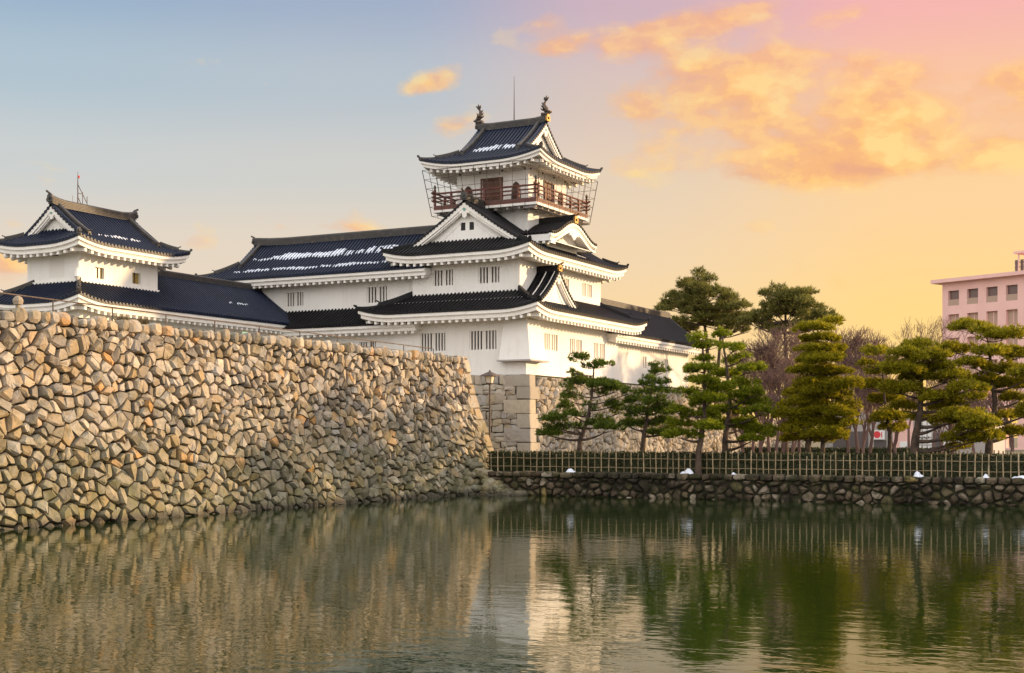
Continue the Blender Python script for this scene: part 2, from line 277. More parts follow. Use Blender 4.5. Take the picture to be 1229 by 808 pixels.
# ------------------------------------------------------------------ Japanese roofs
PITCH = .27
class Slope:
    """one roof plane: eave from A along e for length L, rising along n; profile prof(d); ends ('hip',cap) or ('cut',)"""
    def __init__(s, A, e, n, L, z0, prof, depth, endA, endB, lift=.35, lc=2.6):
        s.A, s.e, s.n = Vector(A), Vector(e), Vector(n); s.L, s.z0, s.prof, s.depth, s.eA, s.eB, s.lift, s.lc = L, z0, prof, depth, endA, endB, lift, lc
    def dmax(s, q):
        d = s.depth
        for end, x in ((s.eA, q), (s.eB, s.L-q)):
            if end[0] == 'hip' and x < end[1]: d = min(d, max(x, 0))
        return d
    def lf(s, q, d):
        w = 0
        if s.eA[0] == 'hip': w += max(0, 1-q/s.lc)**2
        if s.eB[0] == 'hip': w += max(0, 1-(s.L-q)/s.lc)**2
        return s.lift*w*max(0, 1-d/(s.lc*.9))**1.3
    def P(s, q, d, dz=0): 
        p = s.A+s.e*q+s.n*d; return Vector((p.x, p.y, s.z0+s.prof(d)+s.lf(q, d)+dz))
    def tiles(s, mb, nd=9):
        n = max(2, round(s.L/PITCH)); p = s.L/n
        prof = [(-.5, 0), (-.27, -.012), (-.20, .055), (-.08, .085), (.08, .085), (.20, .055), (.27, -.012), (.5, 0)]
        for k in range(n):
            c = (k+.5)*p; vs = []
            if s.dmax(c) < .02: continue
            for a, h in prof:
                q = c+a*p; dm = s.dmax(min(max(q, 0), s.L))
                for j in range(nd): vs.append(s.P(q, dm*j/(nd-1), h))
            m = len(prof)
            mb.add(vs, [(i*nd+j, (i+1)*nd+j, (i+1)*nd+j+1, i*nd+j+1) for i in range(m-1) for j in range(nd-1)])
            # round end tile and the drooping pan-tile lip
            e0 = s.P(c, 0); r = .085
            mb.add([e0-s.n*.035+s.e*(r*math.cos(t))+Vector((0, 0, .012+r*math.sin(t))) for t in [i*math.pi/4 for i in range(8)]], [tuple(range(8))])
            a_, b_ = s.P(c-.5*p, 0), s.P(c+.5*p, 0); dn = Vector((0, 0, -.10))
            mb.quad(a_-s.n*.012, b_-s.n*.012, b_+dn-s.n*.012, a_+dn-s.n*.012)
            mb.quad(a_+dn-s.n*.012, b_+dn-s.n*.012, b_+dn+s.n*.25, a_+dn+s.n*.25)
    def eave(s, mb, ovh, drop=.42, rise=.25, tooth=.5):
        rows = [(.04, -.085), (.04, -.10-.42*drop), (.13, -.10-.42*drop), (.13, -.10-.55*drop), (.17, -.10-.55*drop), (.17, -.10-drop), (ovh+.06, -.10-drop+rise), (ovh+.06, -.0)]
        ns = max(4, int(s.L/.35)); vs = []
        def pt(i, o, dz):
            lo = o if s.eA[0] == 'hip' else 0; hi = s.L-o if s.eB[0] == 'hip' else s.L
            q = lo+(hi-lo)*i/ns; p = s.A+s.e*q+s.n*o
            return Vector((p.x, p.y, s.z0+s.lf(s.L*i/ns, 0)*max(0, 1-o/(ovh+.4))+dz))
        for i in range(ns+1): vs += [pt(i, o, dz) for o, dz in rows]
        m = len(rows)
        mb.add(vs, [(i*m+k, i*m+k+1, (i+1)*m+k+1, (i+1)*m+k) for i in range(ns) for k in range(m-1)]+[tuple(range(m)), tuple(ns*m+k for k in range(m-1, -1, -1))])
        nt = max(2, round((s.L-.5)/tooth)); w = .17
        for k in range(nt+1):
            q = .25+(s.L-.5)*k/nt; o0, o1 = .22, ovh+.04
            if s.eA[0] == 'hip': o1 = min(o1, q+.02)
            if s.eB[0] == 'hip': o1 = min(o1, s.L-q+.02)
            if o1-o0 < .1: continue
            pts = []
            for o in (o0, o1):
                l = s.lf(q, 0)*max(0, 1-o/(ovh+.4)); zz = s.z0+l-.10-drop+rise*(o-.17)/(ovh-.11)+.01; b = s.A+s.e*q+s.n*o
                for sd in (-w/2, w/2):
                    for h in (0, -.19): p = b+s.e*sd; pts.append(Vector((p.x, p.y, zz+h)))
            mb.add(pts, [(0, 1, 3, 2), (4, 6, 7, 5), (0, 2, 6, 4), (1, 5, 7, 3), (0, 4, 5, 1), (2, 3, 7, 6)])
    def hip_path(s, end, n=9, dmx=None):
        dm = dmx or s.depth
        return [s.P(d if end == 'A' else s.L-d, d) for d in [dm*i/(n-1) for i in range(n)]]
    def snow(s, mb, q0, q1, d0, d1, seed, gap=.35, dz=.05):
        rnd = random.Random(seed); n = max(2, round(s.L/PITCH)); p = s.L/n; ph = rnd.random()*9; dr = 0; cols = []
        for k in range(int(q0/p), int(q1/p)):
            c = (k+.5)*p; f = (c-q0)/(q1-q0); env = min(1, 5*f+.12, 5*(1-f)+.12); dr = dr*.75+rnd.uniform(-.10, .10)*(d1-d0)
            mid = (d0+d1)/2+(math.sin(c*.9+ph)*.16+math.sin(c*2.3+ph*2)*.10)*(d1-d0)+dr; hw = (d1-d0)/2*env*(.85+.25*math.sin(c*1.7+ph*3)+rnd.uniform(-.12, .12))
            if rnd.random() < gap*.5: continue
            a, b = max(.1, mid-hw), min(s.depth-.1, mid+hw)
            if b-a < .05: continue
            # deep in the pans, thin over the round tiles, where it has melted further back
            for x0, x1, h0, h1, cut in ((-.5, -.22, .055, .075, 0), (-.22, .22, .105, .105, .22), (.22, .5, .075, .055, 0)):
                if cut and rnd.random() < .25+gap*.5: continue
                aa, bb = a+(b-a)*cut*rnd.uniform(.3, 1.3), b-(b-a)*cut*rnd.uniform(.2, 1.0); vs = []
                for j in range(5):
                    d = aa+(bb-aa)*j/4; e = (.25, .85, 1, .85, .25)[j]
                    for x, h in ((x0, h0), ((x0+x1)/2, max(h0, h1)+.018), (x1, h1)): vs.append(s.P(c+x*p, d, h*e if not cut else .088+.03*e))
                mb.add(vs, [(j*3+i, j*3+i+1, (j+1)*3+i+1, (j+1)*3+i) for j in range(4) for i in range(2)])
def prof_fn(run, rise, c=.30):
    def f(d):
        x = d/run; return rise*((1-c)*x+c*x*x)
    return f
def ridge_prof(w, h):
    P = []; k = max(2, int(h/.09)); 
    for i in range(k):
        z0, z1 = h*.82*i/k, h*.82*(i+1)/k; P += [(w/2, z0), (w/2, z0+(z1-z0)*.6), (w/2-.025, z0+(z1-z0)*.62), (w/2-.025, z1)]
    P += [(w*.42, h*.84), (w*.30, h*.96), (0, h)]
    return P+[(-a, b) for a, b in reversed(P[:-1])]
def ridge(mb, path, w=.30, h=.45, sink=.08):
    path = [Vector(p)-Vector((0, 0, sink)) for p in path]; mb.sweep(path, ridge_prof(w, h))
def oni(mb, p, d, s=1.0, horn=True):
    """ridge-end ornament facing direction d at point p"""
    d = Vector((d[0], d[1], 0)).normalized(); l = Vector((-d.y, d.x, 0)); up = Vector((0, 0, 1)); p = Vector(p)
    sh = [(-.26, -.08), (-.30, .10), (-.22, .22), (-.20, .36), (-.08, .46), (0, .50), (.08, .46), (.20, .36), (.22, .22), (.30, .10), (.26, -.08)]
    mb.prism([p+l*(a*s)+up*(b*s)-d*.04 for a, b in sh], d*(.14*s))
    mb.tube([p+up*(.46*s), p+d*(.16*s)+up*(.52*s), p+d*(.34*s)+up*(.60*s)], [.07*s, .07*s, .075*s], 6)
    if horn: mb.tube([p+d*.1*s+up*.15*s, p+d*.2*s+up*.15*s], .09*s, 8)
def gable(kp, C0, o, hw, zf, zb, tilem, trimm='plaster_trim', recess=.42, holes=0, bh=.34, gegyo=True, xl=None, gold=False, tile=True):
    """triangular gable end: C0 = point (x,y) under the apex on the barge plane, o = outward unit, zf(x) = roof height at lateral x"""
    o = Vector((o[0], o[1], 0)); l = Vector((-o.y, o.x, 0)); up = Vector((0, 0, 1)); C0 = Vector((C0[0], C0[1], 0)); N = 12
    pt = lambda x, z, q=0: C0+l*x+up*z+o*q
    xs = [-hw+2*hw*i/(2*N) for i in range(2*N+1)]
    g = MB()
    g.prism([pt(x, max(zf(x)-.12, zb-.2), -recess) for x in xs]+[pt(hw, zb-.35, -recess), pt(-hw, zb-.35, -recess)], -o*.12)
    if gegyo:    # raised moulding following the boards
        for sg in (-1, 1):
            a = [pt(sg*hw*.62*t, zf(sg*hw*.62*t)-bh-.55-.12*t, -recess+.0) for t in [i/6 for i in range(1, 7)]]
            g.sweep(a, [(-.0, -.05), (.05, -.05), (.05, .05), (-.0, .05)], o) if False else g.tube(a, .05, 4)
    go = g.build('gable_wall', 'plaster', kp)
    b = MB()
    for sg in (-1, 1):
        for (h0, h1, q0, q1) in ((.02, bh, -.12, .0), (bh, bh+.16, -.20, -.07), (bh+.16, bh+.24, -.26, -.13)):
            vs = []; ns = N+1
            for i in range(ns):
                x = sg*hw*1.03*i/N; xz = zf(x)
                k = 1-.15*i/N
                vs += [pt(x, xz-h0, q1), pt(x, xz-h1*k, q1), pt(x, xz-h1*k, q0), pt(x, xz-h0, q0)]
            fs = [(i*4+j, i*4+(j+1) % 4, (i+1)*4+(j+1) % 4, (i+1)*4+j) for i in range(ns-1) for j in range(4)]+[(3, 2, 1, 0), tuple((ns-1)*4+j for j in range(4))]
            b.add(vs, fs)
    if gegyo:
        za = zf(0)-bh-.05; sc = min(1.0, hw/3.2)*.9
        sh = [(-.10, .1), (-.14, -.12), (-.42, -.10), (-.66, -.32), (-.44, -.30), (-.36, -.42), (-.20, -.36), (-.16, -.62), (0, -.74), (.16, -.62), (.20, -.36), (.36, -.42), (.44, -.30), (.66, -.32), (.42, -.10), (.14, -.12), (.10, .1)]
        b.prism([pt(x*sc, za+y*sc, -.12) for x, y in sh], o*.10)
    bo = b.build('barge_board', trimm, kp)
    if gegyo:
        k = MB(); k.tube([pt(0, za-.12*sc, -.02), pt(0, za-.12*sc, .03)], .10*sc, 8); k.build('gable_stud', 'copper_green', kp)
    if tile:
        t = MB()
        for sg in (-1, 1):
            path = [pt(sg*hw*1.04*i/N, zf(sg*hw*1.04*i/N)+.02, -.12) for i in range(N+1)]
            t.sweep(path, [(-.16, -.06), (-.16, .06), (-.08, .12), (.08, .12), (.16, .06), (.16, -.06)])
            s = 0; acc = 0
            while s < hw*1.04:
                z = zf(sg*s); c = pt(sg*s, z+.0, 0); t.tube([c-o*.22, c+o*.07], .085, 7)
                dz = zf(sg*(s+.05))-z; s += .27*.05/math.hypot(.05, dz)
        t.build('verge_tile', tilem, kp)
    for i in range(holes):
        h = MB(); x = (i-(holes-1)/2)*.62; z = zb+.62
        h.frame_box(pt(x-.16, z, -recess-.02), l*.32, up*.50, o*.025); h.build('vent_window', 'dark', kp)
    return go
def irimoya(part_name, keep, rect, z0, zr, axis, inset, ovh, tilem, lift=.35, c=.3, ends='AB', gables='AB', rh=.5, drop=.42, holes=0, lc=2.6, slopes='LRAB', gdeep=.55, kud=True, orn=True, ornA=True, eave_sides='LRAB'):
    """hip-and-gable roof. rect = outer eave rectangle, ridge along axis; A = low end, B = high end of that axis; L/R = sides"""
    x0, x1, y0, y1 = rect
    if axis == 'x':
        a0, a1, b0, b1 = x0, x1, y0, y1; ax, bx = Vector((1, 0, 0)), Vector((0, 1, 0)); mk = lambda a, b: Vector((a, b, 0))
    else:
        a0, a1, b0, b1 = y0, y1, x0, x1; ax, bx = Vector((0, 1, 0)), Vector((1, 0, 0)); mk = lambda a, b: Vector((b, a, 0))
    half = (b1-b0)/2; bm = (b0+b1)/2; LA = a1-a0; pf = prof_fn(half, zr-z0, c)
    eA = ('hip', inset) if 'A' in ends else ('cut',); eB = ('hip', inset) if 'B' in ends else ('cut',)
    sl = {}
    sl['L'] = Slope(mk(a0, b0), ax, bx, LA, z0, pf, half, eA, eB, lift, lc)
    sl['R'] = Slope(mk(a0, b1), ax, -bx, LA, z0, pf, half, eA, eB, lift, lc)
    if 'A' in ends: sl['A'] = Slope(mk(a0, b0), bx, ax, b1-b0, z0, pf, inset+gdeep, ('hip', 99), ('hip', 99), lift, lc)
    if 'B' in ends: sl['B'] = Slope(mk(a1, b0), bx, -ax, b1-b0, z0, pf, inset+gdeep, ('hip', 99), ('hip', 99), lift, lc)
    t = MB()
    for k, s in sl.items():
        if k in slopes: s.tiles(t)
    roof = t.build(part_name, tilem, keep)
    e = MB()
    for k, s in sl.items():
        if k in eave_sides: s.eave(e, ovh, drop)
    e.build('eave', 'plaster_trim', roof)
    # main ridge, ends turned up
    r = MB(); q0 = a0+(inset if 'A' in ends else 0)-.05; q1 = a1-(inset if 'B' in ends else 0)+.05
    path = []
    for i in range(13):
        f = i/12; w = 0
        if 'A' in ends: w = max(w, max(0, 1-f*5))
        if 'B' in ends: w = max(w, max(0, 1-(1-f)*5))
        p = mk(q0+(q1-q0)*f, bm); p.z = zr+.16*w*w; path.append(p)
    ridge(r, path, .36, rh)
    if orn:
        if 'A' in ends: oni(r, path[0]+Vector((0, 0, .08)), -ax, .85)
        if 'B' in ends: oni(r, path[-1]+Vector((0, 0, .08)), ax, .85)
    r.build('ridge', 'ridge_tile', roof)
    # hip ridges in two steps, and ridges running down beside the gables
    for side in 'LR':
        s = sl[side]
        for end in 'AB':
            if end not in ends: continue
            hp = s.hip_path(end, 11, inset); m = MB()
            lo = hp[0]+(hp[0]-hp[1])*.18+Vector((0, 0, .10)); mid = hp[4]
            ridge(m, [lo]+hp[:6], .24, .22)
            m.tube([lo+Vector((0, 0, .04)), lo+(hp[0]-hp[2])*.22+Vector((0, 0, .14))], [.10, .055], 6)
            ridge(m, hp[4:], .26, .32); d = (hp[0]-hp[4]); oni(m, mid+Vector((0, 0, .02)), d, .45)
            m.build('hip_ridge', 'ridge_tile' if tilem == 'tile_sky_tint' else tilem, roof)
            if kud:
                m = MB(); q = inset+.50 if end == 'A' else LA-inset-.50; d0 = inset*.75
                path = [s.P(q, d0+(half-d0)*i/8) for i in range(9)]; ridge(m, path, .26, .40); oni(m, path[0]+Vector((0, 0, .02)), -s.n, .50)
                m.build('descending_ridge', 'ridge_tile' if tilem == 'tile_sky_tint' else tilem, roof)
    gz = lambda x: z0+pf(max(0, half-abs(x)))
    for end in 'AB':
        if end in ends and end in gables:
            o = -ax if end == 'A' else ax; a = a0+inset if end == 'A' else a1-inset; p = mk(a, bm)
            gable(roof, p, o, half-inset-.05, gz, z0+pf(inset+.42), tilem, holes=holes if end == 'A' else 0)
    return roof, sl
def skirt(part_name, keep, rect, z0, zt, depth, ovh, tilem, lift=.35, sides='SNEW', c=.2, drop=.42, lc=2.6, step=True):
    """lean-to roof round a storey. rect = outer eave rectangle; S faces -v, E faces +u"""
    x0, x1, y0, y1 = rect; pf = prof_fn(depth, zt-z0, c); H = ('hip', 99)
    hip = lambda a, b: H if (a in sides and b in sides) else ('cut',)
    D_ = {'S': Slope((x0, y0, 0), (1, 0, 0), (0, 1, 0), x1-x0, z0, pf, depth, hip('S', 'W'), hip('S', 'E'), lift, lc),
          'N': Slope((x0, y1, 0), (1, 0, 0), (0, -1, 0), x1-x0, z0, pf, depth, hip('N', 'W'), hip('N', 'E'), lift, lc),
          'W': Slope((x0, y0, 0), (0, 1, 0), (1, 0, 0), y1-y0, z0, pf, depth, hip('W', 'S'), hip('W', 'N'), lift, lc),
          'E': Slope((x1, y0, 0), (0, 1, 0), (-1, 0, 0), y1-y0, z0, pf, depth, hip('E', 'S'), hip('E', 'N'), lift, lc)}
    t = MB(); e = MB()
    for k in sides: D_[k].tiles(t); D_[k].eave(e, ovh, drop)
    roof = t.build(part_name, tilem, keep); e.build('eave', 'plaster_trim', roof)
    for a, b, end in (('S', 'W', 'A'), ('S', 'E', 'B'), ('N', 'W', 'A'), ('N', 'E', 'B')):
        if a in sides and b in sides:
            hp = D_[a].hip_path(end, 11); m = MB(); lo = hp[0]+(hp[0]-hp[1])*.15+Vector((0, 0, .10))
            ridge(m, [lo]+hp[:6], .24, .24); m.tube([lo+Vector((0, 0, .04)), lo+(hp[0]-hp[2])*.25+Vector((0, 0, .13))], [.10, .055], 6)
            ridge(m, hp[4:], .26, .40); oni(m, hp[4]+Vector((0, 0, .06)), hp[0]-hp[4], .6); m.build('hip_ridge', tilem, roof)
    return roof, D_
# ------------------------------------------------------------------ walls with real openings
def wall_face(mb, O, e, n, L, z0, z1, holes, deep=.28):
    """O corner, e along, n outward. holes = [(q0,q1,za,zb)]"""
    O, e, n = Vector(O), Vector(e), Vector(n); up = Vector((0, 0, 1)); P = lambda q, z, d=0: Vector((O.x, O.y, 0))+e*q+up*z-n*d
    qs = sorted({0, L, *[h[0] for h in holes], *[h[1] for h in holes]}); zs = sorted({z0, z1, *[h[2] for h in holes], *[h[3] for h in holes]})
    for i in range(len(qs)-1):
        for j in range(len(zs)-1):
            qc, zc = (qs[i]+qs[i+1])/2, (zs[j]+zs[j+1])/2
            if any(h[0] < qc < h[1] and h[2] < zc < h[3] for h in holes): continue
            mb.quad(P(qs[i], zs[j]), P(qs[i+1], zs[j]), P(qs[i+1], zs[j+1]), P(qs[i], zs[j+1]))
    for q0, q1, za, zb in holes:
        for a, b in (((q0, za), (q1, za)), ((q1, za), (q1, zb)), ((q1, zb), (q0, zb)), ((q0, zb), (q0, za))):
            mb.quad(P(*a), P(*b), P(*b, deep), P(*a, deep))
def barred_window(parent, O, e, n, q0, q1, za, zb, groups=(3, 4), deep=.26, bar_w=.07, name='window'):
    O, e, n = Vector(O), Vector(e), Vector(n); up = Vector((0, 0, 1)); P = lambda q, z, d=0: Vector((O.x, O.y, 0))+e*q+up*z-n*d
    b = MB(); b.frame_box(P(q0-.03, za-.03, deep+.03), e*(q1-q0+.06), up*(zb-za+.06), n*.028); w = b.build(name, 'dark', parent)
    m = MB(); tot = sum(groups); nb = []
    # dark gaps in two groups with a broad mullion between
    W_ = q1-q0; mull = .16 if len(groups) > 1 else 0; unit = (W_-mull)/(tot)   # each unit = gap + bar
    q = q0
    for gi, g in enumerate(groups):
        for k in range(g):
            gap = unit*.56; nb.append((q, q+unit*.44)); q += unit
        if gi < len(groups)-1: nb.append((q, q+mull)); q += mull
    for a, c in nb: m.frame_box(P(a, za, .16), e*(c-a), up*(zb-za), n*.10)
    m.build('bars', 'bar_white', w); return w
Sn, Ee = Vector((0, -1, 0)), Vector((1, 0, 0)); XA, YA = Vector((1, 0, 0)), Vector((0, 1, 0))
def storey(name, keep, x0, x1, y0, y1, z0, z1, southw=(), eastw=(), sg=(3, 4), eg=(3, 4), taper=0):
    mb = MB(); hs = [(a-x0, b-x0, c, d) for a, b, c, d in southw]; he = [(a-y0, b-y0, c, d) for a, b, c, d in eastw]
    wall_face(mb, (x0, y0, 0), XA, Sn, x1-x0, z0, z1, hs); wall_face(mb, (x1, y0, 0), YA, Ee, y1-y0, z0, z1, he)
    wall_face(mb, (x0, y0, 0), YA, -Ee, y1-y0, z0, z1, []); wall_face(mb, (x0, y1, 0), XA, -Sn, x1-x0, z0, z1, [])
    mb.quad((x0, y0, z1), (x1, y0, z1), (x1, y1, z1), (x0, y1, z1))
    o = mb.build(name, 'plaster', keep)
    for (a, b, c, d) in hs: barred_window(keep, (x0, y0, 0), XA, Sn, a, b, c, d, sg)
    for (a, b, c, d) in he: barred_window(keep, (x1, y0, 0), YA, Ee, a, b, c, d, eg)
    return o
# ------------------------------------------------------------------ ground, water, terrace
GZ = 1.05
g = MB(); F_ = 2500
def sheet(mb, x0, x1, y0, y1, z): mb.quad((x0, y0, z), (x1, y0, z), (x1, y1, z), (x0, y1, z))
X0, X1, Y0, Y1 = -35.9, 90, 2.0, 62.05       # the moat
sheet(g, -F_, X0, -F_, F_, GZ); sheet(g, X1, F_, -F_, F_, GZ); sheet(g, X0, X1, -F_, Y0, GZ); sheet(g, X0, X1, Y1, F_, GZ)
structure(g.build('ground', 'earth'))
g = MB(); sheet(g, X0-.3, X1+.3, Y0-.3, Y1+.3, -2.2)
for a, b in (((X0, Y0), (X1, Y0)), ((X1, Y0), (X1, Y1)), ((X1, Y1), (X0, Y1)), ((X0, Y1), (X0, Y0))): g.quad((*a, -2.2), (*b, -2.2), (*b, GZ-.02), (*a, GZ-.02))
structure(g.build('moat_bed', 'earth'))
g = MB(); sheet(g, X0-.05, X1, Y0, Y1, 0); structure(g.build('water', 'water'))
g = MB(); g.box(-92, -36.75, 6, 62.5, GZ, 7.16); structure(g.build('terrace', 'earth'))
g = MB(); g.box(-75, -37.9, 73.9, 107, GZ, 6.72); structure(g.build('castle_mound', 'earth'))
# ------------------------------------------------------------------ rubble walls
def clip(poly, a, b, c):      # keep a*x+b*y<=c
    out = []; n = len(poly)
    for i in range(n):
        p, q = poly[i], poly[(i+1) % n]; dp, dq = a*p[0]+b*p[1]-c, a*q[0]+b*q[1]-c
        if dp <= 0: out.append(p)
        if (dp < 0 < dq) or (dq < 0 < dp): t = dp/(dp-dq); out.append((p[0]+(q[0]-p[0])*t, p[1]+(q[1]-p[1])*t))
    return out
def voronoi(L, H, cw, ch, rng, ang=0, an=1.0, jit=.48, drop=.10, lat=0.):
    ca, sa = math.cos(ang), math.sin(ang); k1, k2 = 1/an**2, 1.0
    m11 = ca*ca*k1+sa*sa*k2; m22 = sa*sa*k1+ca*ca*k2; m12 = ca*sa*(k1-k2)
    nx, ny = int(L/cw)+3, int(H/ch)+3; grid = {}; cl, sl_ = math.cos(lat), math.sin(lat); mx = int((L+H)/min(cw, ch))+4
    for i in range(-1 if not lat else -mx, nx if not lat else mx):
        for j in range(-1 if not lat else -mx, ny if not lat else mx):
            x, y = (i+.5+(.5 if j % 2 else 0)*.7)*cw, (j+.5)*ch
            if lat: x, y = x*cl-y*sl_, x*sl_+y*cl
            if not (-2*cw < x < L+2*cw and -2*ch < y < H+2*ch) or rng.random() < drop: continue
            grid[i, j] = (x+rng.uniform(-jit, jit)*cw, y+rng.uniform(-jit, jit)*ch)
            if rng.random() < drop*.7: grid[i, j, 1] = (grid[i, j][0]+rng.uniform(-.5, .5)*cw, grid[i, j][1]+rng.uniform(-.5, .5)*ch)
    cells = []
    bins = {}
    for k, p in grid.items(): bins.setdefault((int(p[0]//cw), int(p[1]//ch)), []).append(p)
    for p in grid.values():
        if not (-.2 < p[0] < L+.2 and -.2 < p[1] < H+.2): continue
        bi, bj = int(p[0]//cw), int(p[1]//ch)
        poly = [(p[0]-2*cw, p[1]-2*ch), (p[0]+2*cw, p[1]-2*ch), (p[0]+2*cw, p[1]+2*ch), (p[0]-2*cw, p[1]+2*ch)]
        for di in range(-3, 4):
            for dj in range(-3, 4):
                for q in bins.get((bi+di, bj+dj), ()):
                    if q is p: continue
                    dx, dy = q[0]-p[0], q[1]-p[1]; a, b = m11*dx+m12*dy, m12*dx+m22*dy
                    poly = clip(poly, a, b, a*(p[0]+q[0])/2+b*(p[1]+q[1])/2)
                    if len(poly) < 3: break
                if len(poly) < 3: break
            if len(poly) < 3: break
        for c in ((-1, 0, 0), (1, 0, L), (0, -1, 0), (0, 1, H)):
            if len(poly) >= 3: poly = clip(poly, *c)
        if len(poly) >= 3: cells.append(poly)
    return cells
def stone(mb, poly, mapf, rng, gap=.03, out=(.10, .26), tilt=.45, cut=.16, top=.66, back=-.22, flat=0):
    n = len(poly); A = 0; cx = cy = 0
    for i in range(n):
        p, q = poly[i], poly[(i+1) % n]; w = p[0]*q[1]-q[0]*p[1]; A += w; cx += (p[0]+q[0])*w; cy += (p[1]+q[1])*w
    if abs(A) < .012: return
    cx /= 3*A; cy /= 3*A; R = math.sqrt(abs(A)/2/math.pi); f = max(.5, 1-gap/R*rng.uniform(.5, 1.8))
    P = []
    for i in range(n):
        p0, p, p2 = poly[i-1], poly[i], poly[(i+1) % n]
        if math.hypot(p2[0]-p[0], p2[1]-p[1]) < .05: continue
        t = cut*rng.uniform(.4, 1.5)
        for q in (p0, p2):
            x, y = p[0]+(q[0]-p[0])*t, p[1]+(q[1]-p[1])*t
            P.append((cx+(x-cx)*f, cy+(y-cy)*f))
    n = len(P)
    if n < 4: return
    d0 = rng.uniform(*out); ta, tb = rng.uniform(-tilt, tilt), rng.uniform(-tilt, tilt)
    ox, oy = rng.uniform(-.22, .22)*R, rng.uniform(-.22, .22)*R; vs = []
    dd = lambda x, y, k: k*d0+(ta*(x-cx)+tb*(y-cy))
    for x, y in P: vs.append(mapf(x, y, back))
    for x, y in P: vs.append(mapf(x, y, max(-.05, dd(x, y, .42)*.8)+rng.uniform(-.015, .015)))
    for x, y in P:
        k = top*rng.uniform(.82, 1.14); X, Y = cx+ox+(x-cx)*k, cy+oy+(y-cy)*k; vs.append(mapf(X, Y, max(.0, dd(X, Y, 1.0))+rng.uniform(-.02, .02)))
    if flat and rng.random() < .45:      # a broken arris: one side of the face falls away
        a = rng.random()*6.283; ca, sa = math.cos(a), math.sin(a); g = rng.uniform(.5, 1.1)
        for i in range(2*n, 3*n):
            X = cx+ox+(P[i-2*n][0]-cx)*top; Y = cy+oy+(P[i-2*n][1]-cy)*top; q = (X-cx)*ca+(Y-cy)*sa
            if q > 0: vs[i] = mapf(X, Y, max(.03, dd(X, Y, 1.0)-g*q))
    vs.append(mapf(cx+ox*1.3, cy+oy*1.3, d0+(.0 if flat else .03)+rng.uniform(-.02, .03)))
    fs = [(r*n+i, r*n+(i+1) % n, (r+1)*n+(i+1) % n, (r+1)*n+i) for r in (0, 1) for i in range(n)]+[(2*n+i, 2*n+(i+1) % n, 3*n) for i in range(n)]
    mb.add(vs, fs)
def backing(mb, L, H, mapf, d=-.06, mi=1, ns=24, nh=10):
    vs = [mapf(L*i/ns, H*j/nh, d) for i in range(ns+1) for j in range(nh+1)]
    mb.add(vs, [(i*(nh+1)+j, (i+1)*(nh+1)+j, (i+1)*(nh+1)+j+1, i*(nh+1)+j+1) for i in range(ns) for j in range(nh)], mi)
def block(mb, mapf, s0, s1, h0, h1, out, rng, back=-.7, ch=.06):
    j = lambda a: a+rng.uniform(-.025, .025)
    p = [(j(s0), j(h0)), (j(s1), j(h0)), (j(s1), j(h1)), (j(s0), j(h1))]; vs = []
    for k, d in ((0, back), (0, out*.4), (ch, out)):
        for x, y in p:
            cx, cy = (s0+s1)/2, (h0+h1)/2; vs.append(mapf(x-math.copysign(k, x-cx), y-math.copysign(k, y-cy), d+(rng.uniform(-.03, .03) if k else 0)))
    mb.add(vs, [(3, 2, 1, 0), (8, 9, 10, 11)]+[(r*4+i, r*4+(i+1) % 4, (r+1)*4+(i+1) % 4, (r+1)*4+i) for r in (0, 1) for i in range(4)])
# --- the tall bailey wall on the left: faces +u, foot in the water
rng = random.Random(11)
HT = 7.28; V0, V1 = 20., 66.0
bat = lambda z: 1.25*(1-(1-min(1, max(0, z/HT)))**1.35)
def tall(s, h, d):
    z = h-.4; b = bat(z); k = s/(V1-V0)
    v = V0+s-2.1*bat(z)*k**6; return (-34.75-b+d*.98, v, z+d*.12)
LT = V1-V0; mb = MB()
for poly in voronoi(LT-.75, HT+.4-.42, .445, .39, rng, 0, 1.08, .42, .07, math.radians(37)): stone(mb, poly, tall, rng, gap=.036, out=(.07, .24), tilt=.40, cut=.055, top=.85, back=-.3, flat=1)
s = 0
while s < LT-.6:         # top course of squarish stones
    w = rng.uniform(.34, .66); h = rng.uniform(.36, .54); a = HT+.4-.44
    stone(mb, [(s+.01, a+rng.uniform(-.04, .04)), (s+w-.01, a+rng.uniform(-.04, .04)), (s+w-rng.uniform(.0, .08), a+h), (s+rng.uniform(0, .08), a+h)], tall, rng, gap=.02, out=(.10, .22), tilt=.25, cut=.22, top=.72, back=-.45); s += w
h = -.0; i = 0
while h < HT+.35:        # dressed corner blocks, long and short by turns
    hh = rng.uniform(.55, .80); ln = rng.uniform(1.25, 1.6) if i % 2 else rng.uniform(.65, .9)
    block(mb, tall, LT-ln, LT+.03, h+.01, min(h+hh, HT+.42)-.02, rng.uniform(.08, .16), rng, -(2.2-ln), .05); h += hh; i += 1
for i in range(95):      # loose boulders spilling from the corner along the foot of the low wall
    q = rng.uniform(-.3, 3.1); top_ = 2.1*max(.16, 1-(q+.3)/3.5); hh = rng.uniform(-.2, max(.1, top_-.3)); r = rng.uniform(.16, .30); n = 6; a0 = rng.random()*6; lean = .55*(1-hh/2.2)
    stone(mb, [(q+r*rng.uniform(.8, 1.2)*math.cos(a0+k*2*math.pi/n), hh+r*.85*math.sin(a0+k*2*math.pi/n)) for k in range(n)], lambda S_, H_, D_: (-34.7+S_, 61.72-lean-D_, H_), rng, gap=0, out=(.08, .25), tilt=.4, back=-.8, top=.7)
backing(mb, LT-.1, HT+.4, tall, -.24, 1)
def tall_end(s, h, d): z = h-.4; return (-34.75-bat(z)-s, V1-2.1*bat(z)+d, z)
for poly in voronoi(8, HT+.4, .55, .42, rng, 0, 1.1): stone(mb, poly, tall_end, rng, gap=.03, out=(.06, .18), tilt=.3)
